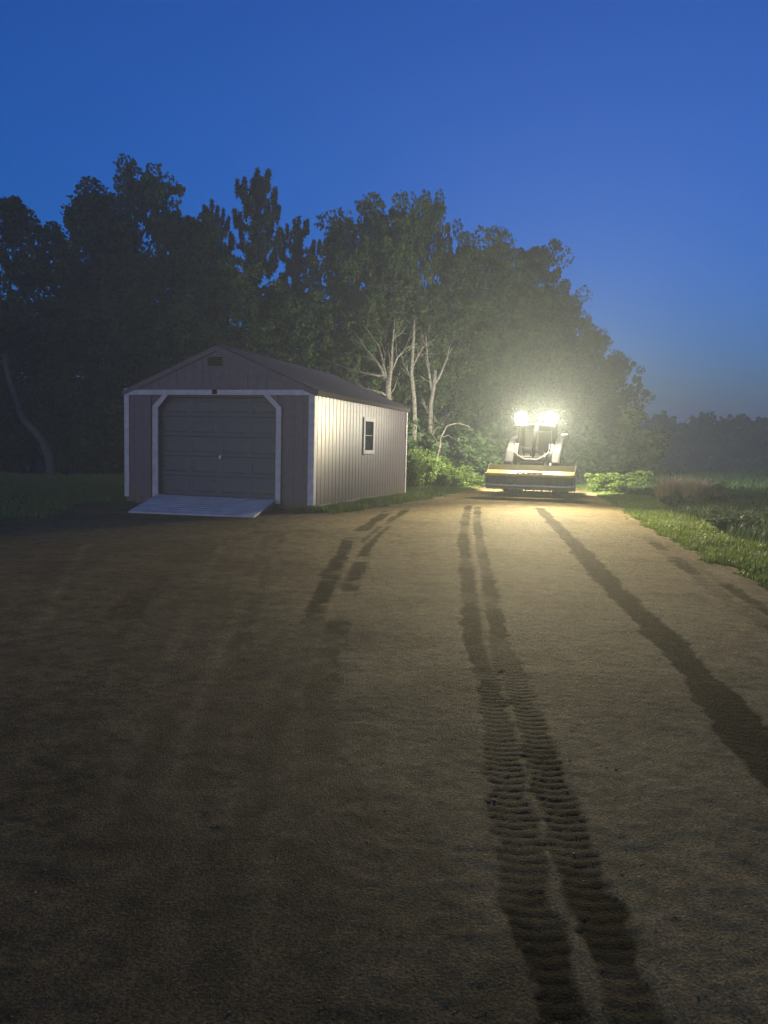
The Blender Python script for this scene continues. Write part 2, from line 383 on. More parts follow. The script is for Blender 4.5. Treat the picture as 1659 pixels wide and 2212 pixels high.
def build_yard():
    X, Y, Q = [], [], []; n = 0
    for a in ((-4.0, 4.3, 560, 0.9, 6.0, 400), (-18, -4.0, 120, 0.9, 6.0, 60), (-6, 7.0, 400, 6.0, 23, 520), (-18, -6, 120, 6.0, 23, 160), (7.0, 8.2, 12, 6.0, 23, 160), (-18, 8.2, 200, 23, 41, 120), (-18, 4.5, 60, -12, 0.9, 40)):
        x, y, q = grid(*a, n); n += len(x); X.append(x); Y.append(y); Q.append(q)
    x = np.concatenate(X); y = np.concatenate(Y); q = np.concatenate(Q)
    c = (x[q].mean(1), y[q].mean(1)); q = q[yard_mask(*c)]
    used = np.unique(q); mp = np.full(len(x), -1); mp[used] = np.arange(len(used))
    x, y, q = x[used], y[used], mp[q]
    z, d = soil(x, y)
    me = npmesh('dirt_driveway', np.stack([x, y, z], 1), quad=q)
    at = me.attributes.new('damp', 'FLOAT', 'POINT'); at.data.foreach_set('value', d.astype(np.float32))
    at = me.attributes.new('pool_and_streak', 'FLOAT', 'POINT'); at.data.foreach_set('value', lamp_pool_and_streaks(x, y).astype(np.float32))
    me.polygons.foreach_set('use_smooth', np.ones(len(me.polygons), bool))
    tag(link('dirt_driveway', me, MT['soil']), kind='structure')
build_yard()

def turf_h(x, y):
    """the meadow: level by the road, a low bank to the right, gently rolling beyond"""
    z = -0.03 + 0 * x
    z = z + .22 * smooth(5.5, 9.5, x - .12 * np.maximum(y - 12, 0)) * smooth(2, 8, y) * (1 - smooth(60, 120, y))
    return z + .03 * lattice(x, y, 3.0, 41) * smooth(4, 7, np.abs(x))
def build_turf():
    X, Y, Q = [], [], []; n = 0
    for a in ((-40, 40, 160, -14, 60, 150), ):
        x, y, q = grid(*a, n); n += len(x); X.append(x); Y.append(y); Q.append(q)
    x = np.concatenate(X); y = np.concatenate(Y); q = np.concatenate(Q)
    # outer skirt of the same sheet out to the far fields
    ring = []
    xs = [-340, -40, 40, 340]; ys = [-60, -14, 60, 420]
    v = np.stack([x, y, turf_h(x, y)], 1)
    ex_v, ex_q = [], []
    for a in range(3):
        for b in range(3):
            if a == 1 and b == 1: continue
            gx, gy, gq = grid(xs[a], xs[a + 1], 14, ys[b], ys[b + 1], 14, n); n += len(gx)
            ex_v.append(np.stack([gx, gy, np.where((abs(gx) > 39.9) | (gy > 59.9) | (gy < -13.9), -0.05, -0.05)], 1)); ex_q.append(gq)
    v = np.concatenate([v] + ex_v); q = np.concatenate([q] + ex_q)
    me = npmesh('meadow', v, quad=q)
    tag(link('meadow', me, MT['turf']), kind='structure')
build_turf()

# ------------------------------------------------------------------ shed
def build_shed():
    S = empty('shed', SH_O, SH_YAW)
    tag(S, 'grey-mauve portable shed with white trim and a dark garage door', 'shed')
    W, L, H, R = SW, SL, SHT, SR
    zb = 0.03
    def rake(x): return H + (R - H) * (1 - abs(x - W / 2) / (W / 2))
    # framing core so that no light leaks between boards
    core = MB(); t = .05
    core.box(W - t - .02, W - .02, .03, L - .03, .05, H); core.box(.02, t + .02, .03, L - .03, .05, H)
    core.prism([(.03, .05), (W - .03, .05), (W - .03, H), (W / 2, R - .03), (.03, H)], 'y', L - .06, L - .02)
    core.prism([(.03, H - .14), (W - .03, H - .14), (W - .03, H), (W / 2, R - .03), (.03, H)], 'y', .03, .07)
    core.box(.03, .75, .03, .07, .05, H - .14); core.box(3.52, W - .03, .03, .07, .05, H - .14)
    core.build('wall_sheathing', MT['siding'], S)
    fl = MB(); fl.box(.03, W - .03, .03, L - .03, .10, .20); fl.build('floor', MT['timber'], S)
    for x in (.25, 1.4, 2.8, 3.95):
        k = MB(); k.box(x - .06, x + .06, .04, L - .04, -.03, .10); k.build('skid', MT['timber'], S)
    # right wall boards, shared mesh, with the window cut out
    bw = .2031
    def board(name, z0, z1, axis_len=bw - .014):
        m = MB(); m.box(-.018, .0, .007, .007 + axis_len, z0, z1, .004); 
        bmesh.ops.recalc_face_normals(m.bm, faces=m.bm.faces[:])
        me = bpy.data.meshes.new(name); m.bm.to_mesh(me); m.bm.free(); me.materials.append(MT['siding']); return me
    full = board('siding_board', zb, H); low = board('siding_board', zb, 1.15); high = board('siding_board', 1.96, H)
    for i in range(int(round(L / bw))):
        y = i * bw
        hit = y + bw > 2.95 and y < 3.60
        for me in ((low, high) if hit else (full,)):
            o = link('siding_board', me, None, S); o.location = (W, y, 0)
            o = link('siding_board', me if not hit else me, None, S) if not hit else None
            if o is not None: o.location = (.018, y, 0)
    # front wall and gable boards
    for i in range(int(W / bw) + 1):
        x0, x1 = i * bw + .0025, min((i + 1) * bw - .0025, W)
        if x1 - x0 < .02: continue
        xm0, xm1 = x0, x1
        spans = []
        if x1 <= .74 or x0 >= 3.5: spans.append((zb, None))
        else: spans.append((2.26, None))
        for z0, _ in spans:
            m = MB()
            poly = [(x0, z0), (x1, z0), (x1, rake(x1) - .01)]
            if x0 < W / 2 < x1: poly.append((W / 2, R - .01))
            poly.append((x0, rake(x0) - .01))
            m.prism(poly, 'y', 0.0, .018); m.build('siding_board', MT['siding'], S)
    # trim
    tr = lambda: MB()
    tr().box(-.03, .085, -.028, -.004, .13, H + .03, .004).build('corner_trim', MT['trim'], S)
    tr().box(W - .1, W + .024, -.028, -.004, .13, H + .0, .004).build('corner_trim', MT['trim'], S)
    tr().box(W + .003, W + .024, -.003, .10, .02, H - .08, .004).build('corner_trim', MT['trim'], S)
    tr().box(W + .003, W + .024, L - .09, L + .01, .04, H - .08, .004).build('corner_trim', MT['trim'], S)
    tr().box(.087, W - .102, -.026, -.004, H - .105, H + .0, .004).build('belt_trim', MT['trim'], S)
    tr().box(W + .003, W + .022, .102, L - .092, .02, .11, .003).build('skirt_board', MT['siding'], S)
    tr().box(W + .003, W + .024, .0, L + .0, H - .078, H + .015, .004).build('frieze_board', MT['trim'], S)
    # door surround with cut corners
    zt = H - .107
    for name, poly in (('door_trim', [(.66, .13), (.79, .13), (.79, 2.0), (.66, 2.03)]), ('door_trim', [(3.48, .13), (3.59, .13), (3.59, 2.03), (3.48, 2.0)]),
                       ('door_trim', [(.66, 2.033), (.79, 2.003), (1.03, zt), (.90, zt)]), ('door_trim', [(3.59, 2.033), (3.48, 2.003), (3.20, zt), (3.33, zt)])):
        MB().prism(poly, 'y', -.03, -.004).build(name, MT['trim'], S)
    for poly in ([(.79, 2.0), (.79, zt), (1.03, zt)], [(3.48, 2.0), (3.20, zt), (3.48, zt)]):
        MB().prism(poly, 'y', -.002, .03).build('corner_filler', MT['siding'], S)
    MB().box(.70, .79, .03, .16, .2, zt).build('door_jamb', MT['siding'], S)
    MB().box(3.48, 3.57, .03, .16, .2, zt).build('door_jamb', MT['siding'], S)
    MB().box(.79, 3.48, .075, .16, 2.24, H).build('door_header', MT['siding'], S)
    # sectional door: five sections of raised panels
    D = MB().box(.78, 3.49, .165, .18, .2, 2.30).build('garage_door', MT['door'], S)
    nsec = 5; dz = (2.24 - .205) / nsec
    pan = MB(); pan.prism([(-.5, -.5), (.5, -.5), (.5, .5), (-.5, .5)], 'y', 0, 0.0) if False else None
    m = MB(); bw2, bh2 = .27, dz - .16
    for (e, yy) in ((0, 0),):
        a = [m.bm.verts.new((sx * bw2, 0.006, sz * bh2 / 2)) for sx, sz in ((-1, -1), (1, -1), (1, 1), (-1, 1))]
        b = [m.bm.verts.new((sx * (bw2 - .03), -.008, sz * (bh2 / 2 - .03))) for sx, sz in ((-1, -1), (1, -1), (1, 1), (-1, 1))]
        for k in range(4): m.bm.faces.new((a[k], a[(k + 1) % 4], b[(k + 1) % 4], b[k]))
        m.bm.faces.new(b)
    bmesh.ops.recalc_face_normals(m.bm, faces=m.bm.faces[:])
    pme = bpy.data.meshes.new('door_panel'); m.bm.to_mesh(pme); m.bm.free(); pme.materials.append(MT['door'])
    for r_ in range(nsec):
        z0 = .205 + r_ * dz
        sct = MB().box(.785, 3.485, .13, .163, z0 + .006, z0 + dz - .006, .006).build('door_section', MT['door'], D)
        for k in range(4):
            o = link('door_panel', pme, None, D); o.location = (.785 + 2.70 * (k + .5) / 4, .125, z0 + dz / 2)
    hd = MB(); hd.tube([(2.18, .125, 1.03), (2.18, .085, 1.03)], .03, 12); hd.box(2.165, 2.195, .07, .085, .97, 1.05, .003)
    hd.build('door_handle', MT['chrome'], D)
    # gable vent and small light above the door
    v = MB().box(1.93, 2.30, -.018, -.003, 2.83, 3.03, .004).build('gable_vent', MT['grey'], S)
    for k in range(5):
        z = 2.85 + k * .036
        MB().box(1.95, 2.28, -.034, -.019, z, z + .022, 0, Matrix.Rotation(.5, 3, 'X')).build('louvre', MT['black'], v)
    MB().box(2.07, 2.17, -.06, -.028, H - .085, H + .0, .01).build('door_sensor', MT['black'], S)
    # window in the right wall
    win = empty('window', (0, 0, 0)); win.parent = S
    WF = W + .003
    f = MB()
    f.box(WF, WF + .028, 2.88, 2.98, 1.14, 1.97, .004); f.box(WF, WF + .028, 3.57, 3.67, 1.14, 1.97, .004)
    f.box(WF, WF + .030, 2.982, 3.568, 1.885, 1.97, .004); f.box(WF, WF + .045, 2.86, 3.69, 1.125, 1.138, .002); f.box(WF, WF + .030, 2.982, 3.568, 1.14, 1.22, .004)
    f.build('window_frame', MT['trim'], win)
    MB().box(W - .012, W - .006, 2.97, 3.58, 1.2, 1.9).build('pane', MT['glass'], win)
    MB().box(W - .004, W + .012, 2.982, 3.568, 1.55, 1.57, .003).build('sash_bar', MT['grey'], win)
    # roof: courses of shingles on two slopes
    ov = .02; pitch = math.atan2(R - H, W / 2); sl_ = math.hypot(W / 2, R - H) + .10
    roof = MB()
    for sgn in (-1, 1):
        x_e = W / 2 + sgn * (W / 2 + .09); z_e = R + .02 - (W / 2 + .09) * math.tan(pitch)
        roof.prism([(W / 2, R + .02), (x_e, z_e), (x_e, z_e - .09), (x_e - sgn * .02, z_e - .09), (x_e - sgn * .02, z_e - .03), (W / 2, R - .012)], 'y', -ov, L + ov)
    rf = roof.build('roof', MT['shingle'], S)
    nco = 16; du = sl_ / nco
    for sgn in (-1, 1):
        for k in range(nco):
            u0 = k * du; u1 = u0 + du + .03
            def P(u, lift): 
                return (W / 2 + sgn * u * math.cos(pitch), R + .02 - u * math.sin(pitch) + lift)
            a, b = P(max(u0 - .0, .0), .004), P(u1, .016)
            m = MB(); m.prism([a, b, (b[0], b[1] - .010), (a[0], a[1] - .003)], 'y', -ov - .015, L + ov + .015)
            m.build('shingle_course', MT['shingle'], rf)
    MB().prism([(W / 2 - .13, R - .02), (W / 2, R + .045), (W / 2 + .13, R - .02), (W / 2 + .13, R - .01), (W / 2, R + .056), (W / 2 - .13, R - .01)], 'y', -ov - .02, L + ov + .02).build('ridge_cap', MT['shingle'], rf)
    for sgn in (-1, 1):
        x_e = W / 2 + sgn * (W / 2 + .07); z_e = R - .0 - (W / 2 + .07) * math.tan(pitch)
        MB().prism([(W / 2, R + .005), (x_e, z_e), (x_e, z_e - .10), (W / 2, R - .10)], 'y', -.030, -.004).build('rake_board', MT['siding'], S)
    return S
build_shed()

def build_ramp():
    p = shw(0, 0)
    A = empty('ramp', (*shw(2.14, -.7), 0), SH_YAW)
    tag(A, 'pale grey loading ramp sloping from the garage door to the dirt', 'ramp')
    def loc(v):
        d = v - A.location; return Vector((d.dot(EX), d.dot(EY), d.z))
    bl = loc(ground(277, 1104, .045)); br = loc(ground(549, 1115, .045))
    tl = Vector((-1.355, .665, .212)); tr = Vector((1.345, .665, .212))
    n = 9; dk = MB(); vt = []
    for i in range(n + 1):
        t = i / n; row = []
        for dz in (0, -.032):
            a_ = tl.lerp(bl, t); b_ = tr.lerp(br, t)
            row.append([dk.bm.verts.new((q.x, q.y, q.z + dz)) for q in (a_, b_)])
        vt.append(row)
    for r0, r1 in zip(vt, vt[1:]):
        (a0, b0), (c0, d0) = r0; (a1, b1), (c1, d1) = r1
        for q in ((a0, b0, b1, a1), (c0, c1, d1, d0), (a0, a1, c1, c0), (b0, d0, d1, b1)): dk.bm.faces.new(q)
    for r in (vt[0], vt[-1]): dk.bm.faces.new((r[0][0], r[0][1], r[1][1], r[1][0]))
    dk.build('deck', MT['ramp'], A)
    for i in range(1, n):       # low cleats across the deck
        t = i / n; a_ = tl.lerp(bl, t); b_ = tr.lerp(br, t)
        m = MB(); m.tube([a_ + Vector((.06, 0, .002)), b_ + Vector((-.06, 0, .002))], .007, 4); m.build('cleat', MT['ramp'], A)
    for u in (.012, .5, .965):
        a_ = tl.lerp(tr, u); b_ = bl.lerp(br, u); m = MB(); V = []
        for q, zb in ((a_ + Vector((0, -.01, 0)), -.02), (b_.lerp(a_, .06), -.02)):
            V.append([m.bm.verts.new((q.x + dx, q.y, z)) for dx in (0, .055) for z in (q.z - .034, zb)])
        p, q = V
        for f_ in ((p[0], p[1], p[3], p[2]), (q[0], q[2], q[3], q[1]), (p[0], q[0], q[1], p[1]), (p[2], p[3], q[3], q[2]), (p[0], p[2], q[2], q[0]), (p[1], q[1], q[3], p[3])): m.bm.faces.new(f_)
        m.build('stringer', MT['timber'], A)
build_ramp()

# ------------------------------------------------------------------ loader with a wide front attachment
LD_C = Vector((3.81, 20.16, 0)); LD_ROT = math.radians(162)
def build_loader():
    T = empty('skid_steer_loader', LD_C, LD_ROT); T.scale = (1.06, 1.06, 1.06)
    tag(T, 'wheeled skid steer loader with lit work lamps and a wide yellow-tubed front attachment', 'loader')
    # attachment
    A = empty('front_attachment', (0, 0, 0)); A.parent = T
    hw = 1.075
    hood = MB()
    hood.prism([(-.20, .715), (-.42, .86), (-.60, .86), (-.60, .84), (-.43, .84), (-.20, .695)], 'x', -hw, hw)
    hood.box(-hw, hw, -.62, -.60, .42, .86); hood.build('hood', MT['olive'], A)
    for x in (-hw - .018, hw):
        MB().prism([(.0, .30), (.02, .62), (-.06, .68), (-.42, .87), (-.62, .87), (-.62, .28), (-.3, .22)], 'x', x, x + .018).build('end_plate', MT['grey'], A)
    tb = MB(); nseg = 14
    prof = [(.055 * math.cos(a), .618 + .04 * math.sin(a)) for a in [math.radians(-100 + 165 * k / nseg) for k in range(nseg + 1)]] + [(-.198, .722), (-.198, .70), (-.02, .60)]
    tb.prism(prof, 'x', -hw, hw); tube = tb.build('yellow_lip', MT['yellow'], A)
    for s_ in (-1, 1):
        MB().tube([(s_ * (hw + .019), 0, .618), (s_ * (hw + .035), 0, .618)], .045, 16).build('lip_cap', MT['steel'], tube)
    wr = MB(); pts = [(.32 - .028 * k, .03 - .06 * (k % 5) / 4, .662 + .022 * (k % 5) / 4) for k in range(24)]
    wr.tube(pts, .013, 6); wr.build('wrap', MT['tape'], tube)
    for k in range(9):
        x0 = -hw + .02 + k * (2 * hw - .04) / 9
        MB().box(x0 + .004, x0 + (2 * hw - .04) / 9 - .004, -.045, -.028, .33, .60, .003, Matrix.Rotation(random.uniform(-.03, .03), 3, 'X')).build('rubber_flap', MT['rubber'], A)
    bar = MB(); pts = [(-hw - .05, -.16, .50), (-hw - .055, -.04, .44), (-hw - .02, .07, .375), (-hw + .10, .10, .355), (-.4, .105, .352), (.4, .105, .352), (hw - .10, .10, .355), (hw + .02, .07, .375), (hw + .055, -.04, .44), (hw + .05, -.16, .50)]
    bar.tube(pts, .021, 12); pb = bar.build('push_bar', MT['white'], A)
    for x in (-.98, -.55, -.1, .35, .70, .96):
        MB().box(x - .02, x + .02, -.03, .085, .34, .385, .004).build('bar_bracket', MT['steel'], pb)
    dr = MB(); dr.tube([(-hw + .03, -.28, .40), (hw - .03, -.28, .40)], .14, 20); drum = dr.build('drum', MT['grey'], A)
    tooth = MB(); tooth.prism([(-.02, 0), (.02, 0), (.008, .055), (-.008, .055)], 'x', -.018, .018)
    bmesh.ops.recalc_face_normals(tooth.bm, faces=tooth.bm.faces[:])
    tme = bpy.data.meshes.new('tooth'); tooth.bm.to_mesh(tme); tooth.bm.free(); tme.materials.append(MT['steel'])
    for r_ in range(6):
        for k in range(20):
            a = 2 * math.pi * (r_ / 6 + (k % 2) / 12)
            o = link('tooth', tme, None, drum); o.location = (-hw + .09 + k * .1, -.28 + .135 * math.cos(a), .40 + .135 * math.sin(a)); o.rotation_euler = (a - math.pi / 2, 0, 0)
    MB().box(-hw, hw, -.03, .005, .25, .33, .004).build('scraper', MT['grey'], A)
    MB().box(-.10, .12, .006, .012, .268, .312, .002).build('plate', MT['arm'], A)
    # mounting plate
    MB().box(-.33, .33, -.64, -.56, .66, .90, .01).build('mounting_plate', MT['olive'], T)
    MB().box(-.34, .34, -.66, -.54, .903, .93, .006).build('plate_lip', MT['arm'], T)
    em = MB()
    em.prism([(-.09, .80), (-.05, .80), (-.02, .76), (.0, .79), (.02, .76), (.05, .80), (.09, .80), (.03, .72), (.0, .75), (-.03, .72)], 'y', -.558, -.552)
    em.build('emblem', MT['black'], T)
    for s_ in (-1, 1):
        MB().box(s_ * .40 - .045, s_ * .40 + .045, -.68, -.58, .50, 1.08, .012).build('coupler_post', MT['grey'] if s_ < 0 else MT['olive'], T)
    gb = MB(); gb.tube([(.46, -.62, 1.20), (.36, -.60, 1.10), (.17, -.58, 1.0), (-.14, -.58, 1.0), (-.33, -.60, 1.10), (-.44, -.62, 1.20)], .018, 10); gb.build('guard_bar', MT['white'], T)
    # lift arms: broad bent plates either side
    for s_ in (-1, 1):
        x0, x1 = (s_ * .70, s_ * .50)
        arm = MB()
        arm.prism([(-.50, .52), (-.74, .50), (-1.0, 1.02), (-1.55, 1.32), (-3.0, 1.50), (-3.0, 1.72), (-1.5, 1.56), (-.86, 1.24), (-.54, .92)], 'x', min(x0, x1) , max(x0, x1))
        bmesh.ops.bevel(arm.bm, geom=arm.bm.edges[:], offset=.025, segments=2, affect='EDGES')
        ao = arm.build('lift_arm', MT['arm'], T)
        cy = MB(); cy.tube([(s_ * .46, -.60, .62), (s_ * .46, -.82, .95)], .03, 10); cy.build('cylinder_rod', MT['chrome'], ao)
        cy = MB(); cy.tube([(s_ * .46, -.82, .95), (s_ * .47, -1.12, 1.38)], .05, 12); cy.build('cylinder', MT['grey'], ao)
        for (yy, zz) in ((-.62, .62), (-.92, 1.12)):
            MB().tube([(s_ * .70, yy, zz), (s_ * .725, yy, zz)], .045, 12).build('pivot_pin', MT['steel'], ao)
        hs = MB(); hs.tube([(s_ * .40, -.95, 1.40), (s_ * .42, -.72, 1.28), (s_ * .38, -.56, 1.08), (s_ * .30, -.55, .92)], .017, 8); hs.build('hose', MT['rubber'], ao)
    # body, cab
    bd = MB(); bd.prism([(-.95, .32), (-3.1, .32), (-3.25, .75), (-3.2, 1.32), (-2.2, 1.38), (-1.15, .98), (-.95, .78)], 'x', -.46, .46)
    bmesh.ops.bevel(bd.bm, geom=bd.bm.edges[:], offset=.03, segments=2, affect='EDGES')
    bd.build('body', MT['grey'], T)
    cab = empty('cab', (0, 0, 0)); cab.parent = T
    for s_ in (-1, 1):
        MB().tube([(s_ * .44, -1.10, .95), (s_ * .43, -1.22, 1.5), (s_ * .42, -1.34, 1.9)], .035, 10).build('cab_post', MT['black'], cab)
        MB().tube([(s_ * .44, -2.35, 1.30), (s_ * .43, -2.3, 1.9)], .035, 10).build('cab_post', MT['black'], cab)
        MB().box(s_ * .44 - .012, s_ * .44 + .012, -2.3, -1.3, 1.35, 1.87).build('side_screen', MT['black'], cab)
    MB().box(-.48, .48, -2.4, -1.34, 1.89, 1.95, .02).build('cab_roof', MT['black'], cab)
    for s_ in (-1, 1):
        MB().box(s_ * .385 - .16, s_ * .385 + .16, -1.30, -1.13, 1.868, 1.88, .004).build('added_lamp_visor', MT['black'], cab)  # added visors that keep the lens light off the lift arms
    MB().box(-.43, .43, -2.36, -2.32, 1.3, 1.89).build('rear_panel', MT['black'], cab)
    MB().tube([(.03, -1.10, 1.02), (.02, -1.22, 1.6), (-.03, -1.30, 1.98)], .05, 10).build('centre_post', MT['black'], cab)
    MB().tube([(-.02, -1.27, 1.86), (-.09, -1.22, 2.02), (-.12, -1.2, 2.16)], [.022, .016, .008], 8).build('mirror_bracket', MT['arm'], cab)
    MB().box(-.42, -.06, -1.36, -1.33, 1.18, 1.74, .02, Matrix.Rotation(-.12, 3, 'X')).build('window_panel', MT['seat'], cab)
    dash = MB(); dash.box(-.40, .40, -1.30, -1.06, .96, 1.08, .03); dash.build('dash', MT['grey'], cab)
    st = MB(); st.box(-.02, .40, -2.0, -1.55, 1.18, 1.32, .05); st.box(-.02, .40, -2.12, -1.96, 1.28, 1.80, .05); st.build('seat', MT['seat'], cab)
    MB().tube([(-.18, -1.05, 1.18), (-.18, -1.00, 1.18)], .075, 18).build('headlamp', MT['arm'], cab)
    for x in (.30, .12):
        jl = MB(); jl.tube([(x, -1.35, 1.05), (x + .02, -1.33, 1.36)], [.014, .022], 8); jl.build('joystick', MT['rubber'], cab)
    # wheels
    for s_ in (-1, 1):
        for yy in (-1.35, -2.65):
            wl = empty('wheel', (s_ * .64, yy, .40)); wl.parent = T
            ty = MB()
            prof = [(.21, -.13), (.34, -.145), (.385, -.12), (.40, 0), (.385, .12), (.34, .145), (.21, .13)]
            n = 28; rings = []
            for k in range(n):
                a = 2 * math.pi * k / n
                rings.append([ty.bm.verts.new((px, r_ * math.cos(a), r_ * math.sin(a))) for r_, px in prof])
            for k in range(n):
                for q in range(len(prof) - 1):
                    ty.bm.faces.new((rings[k][q], rings[k][q + 1], rings[(k + 1) % n][q + 1], rings[(k + 1) % n][q]))
                a = 2 * math.pi * (k + .5) / n
                if k % 2 == 0:
                    ty.box(-.13, -.01, -.03, .03, .385, .42, 0, Matrix.Rotation(a, 3, 'X'), Vector((0, 0, 0)))
                else:
                    ty.box(.01, .13, -.03, .03, .385, .42, 0, Matrix.Rotation(a, 3, 'X'), Vector((0, 0, 0)))
            ty.build('tyre', MT['rubber'], wl)
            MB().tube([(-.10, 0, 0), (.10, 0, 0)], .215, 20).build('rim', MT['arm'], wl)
    # work lamps
    for s_ in (-1, 1):
        P = Vector((s_ * .385, -1.24, 2.065))
        lp = empty('work_lamp', P); lp.parent = T
        hs = MB(); hs.tube([(0, -.13, 0), (0, -.05, .0), (0, -.02, 0)], [.05, .085, .09], 20); hs.build('housing', MT['black'], lp)
        gl = MB(); bmesh.ops.create_uvsphere(gl.bm, u_segments=24, v_segments=14, radius=.165)
        for v_ in gl.bm.verts: v_.co.y = max(v_.co.y * .8, -.075) + .06
        gl.build('lens', MT['lens'], lp)
        bk = MB(); bk.box(-.02, .02, -.05, -.01, -.16, -.09); bk.build('bracket', MT['steel'], lp)
        ld = bpy.data.lights.new('work_lamp_beam', 'SPOT'); ld.energy = 1800; ld.color = (1.0, .85, .50)
        ld.spot_size = math.radians(86); ld.spot_blend = 1.0; ld.shadow_soft_size = .05
        lo = bpy.data.objects.new('work_lamp_beam', ld); COL.objects.link(lo); lo.parent = lp
        lo.location = (0, .21, 0)
        lo.rotation_euler = (math.radians(90 - 1), 0, math.radians(15))
    # rear flood on the back of the cab roof: it lights the bushes and the wood behind
    rl = empty('rear_lamp', (0, -2.47, 2.03)); rl.parent = T
    MB().box(-.14, .14, -.02, .06, -.04, .06, .01).build('housing', MT['black'], rl)
    MB().box(-.12, .12, -.03, -.022, -.025, .045, .002).build('lens', MT['lens'], rl)
    rd = bpy.data.lights.new('rear_lamp_beam', 'SPOT'); rd.energy = 1500; rd.color = (1.0, .94, .76)
    rd.spot_size = math.radians(165); rd.spot_blend = .3; rd.shadow_soft_size = .06
    ro = bpy.data.objects.new('rear_lamp_beam', rd); COL.objects.link(ro); ro.parent = rl
    ro.location = (0, -.09, .03); ro.rotation_euler = (math.radians(-88), 0, 0)
    for ch in T.children:
        if not ch.name.startswith('front_attachment'): ch.location.x += .035
build_loader()

# ------------------------------------------------------------------ trees
def leaf_cloud(centers, radii, n_each, size, rg, aspect=.6, droop=0.0):
    """leaf quads scattered through clumps; each leaf is a small bent diamond of two triangles"""
    C = np.repeat(centers, n_each, 0); Rr = np.repeat(radii, n_each, 0)
    n = len(C)
    d = rg.normal(size=(n, 3)); d /= np.linalg.norm(d, axis=1)[:, None]
    rad = rg.uniform(0.25, 1.0, n) ** .5
    p = C + d * (rad[:, None] * Rr)
    a = rg.normal(size=(n, 3)); a[:, 2] -= droop; a /= np.linalg.norm(a, axis=1)[:, None]
    b = np.cross(a, rg.normal(size=(n, 3))); b /= np.linalg.norm(b, axis=1)[:, None] + 1e-9
    s = size * rg.uniform(.6, 1.35, n)[:, None]
    v = np.stack([p - a * s * .5, p + b * s * aspect * .5, p + a * s * .5, p - b * s * aspect * .5], 1).reshape(-1, 3)
    q = np.arange(4 * n).reshape(-1, 4)
    return v, q
def branch_tube(bm_mb, a, b, r0, r1, rg, bends=3, wob=.06, n=6):
    a = np.array(a, float); b = np.array(b, float); L = np.linalg.norm(b - a)
    pts = [a + (b - a) * t + (rg.normal(size=3) * wob * L if 0 < t < 1 else 0) for t in np.linspace(0, 1, bends + 1)]
    bm_mb.tube([tuple(p) for p in pts], [r0 + (r1 - r0) * t for t in np.linspace(0, 1, bends + 1)], n)
    return pts
def make_broadleaf(seed, leaves=20000, lsize=.022, spire=.0, sparse=1.0, low=.18):
    """normalised tree, height 1, crown radius about 0.3: returns trunk mesh and crown mesh"""
    rg = np.random.default_rng(seed)
    tm = MB()
    pts = [(0, 0, -.01)]
    for t in (.15, .3, .45, .6, .75): pts.append((rg.normal() * .012, rg.normal() * .012, t))
    tm.tube(pts, [.022, .018, .015, .012, .008, .004], 8)
    cs, rs = [], []
    nl = 26
    for k in range(nl):
        z = low + (.98 - low) * (k + rg.uniform(0, .9)) / nl
        env = .30 * math.sin(math.pi * min(1, max(.04, ((z - low * .6) / (1.0 - low * .6)))) ** (.8 + spire)) ** .75
        ang = k * 2.4 + rg.uniform(-.5, .5); rr = env * rg.uniform(.35, 1.02)
        e = (rr * math.cos(ang), rr * math.sin(ang), min(z, .96))
        s0 = pts[min(5, max(1, int((z - .12) / .15)))]
        branch_tube(tm, (s0[0], s0[1], max(.1, min(z * .8, .7))), e, .006, .0015, rg, 3, .07, 5)
        for j in range(7):
            q = np.array(e) * rg.uniform(.55, 1.05) * (1, 1, 0) + (0, 0, e[2]) + rg.normal(size=3) * (.05, .05, .04)
            cs.append(q); rs.append(np.array((.055, .055, .042)) * rg.uniform(.4, 1.3))
    for k in range(int(110 * sparse)):      # outer sprays break the outline
        z = rg.uniform(low, 1.0)
        env = .30 * math.sin(math.pi * min(1, max(.04, ((z - low * .6) / (1.0 - low * .6)))) ** (.8 + spire)) ** .75
        ang = rg.uniform(0, 6.28); rr = env * rg.uniform(.9, 1.15)
        cs.append(np.array((rr * math.cos(ang), rr * math.sin(ang), z - .02))); rs.append(np.array((.022, .022, .026)) * rg.uniform(.4, 1.4))
    cs = np.array(cs); rs = np.array(rs)
    v, q = leaf_cloud(cs, rs, int(leaves / len(cs)), lsize, rg, .65, .3)
    v[:, 2] /= np.percentile(v[:, 2], 99.95)
    me = npmesh('crown', v, quad=q)
    bmesh.ops.recalc_face_normals(tm.bm, faces=tm.bm.faces[:])
    tmesh = bpy.data.meshes.new('trunk'); tm.bm.to_mesh(tmesh); tm.bm.free()
    return tmesh, me
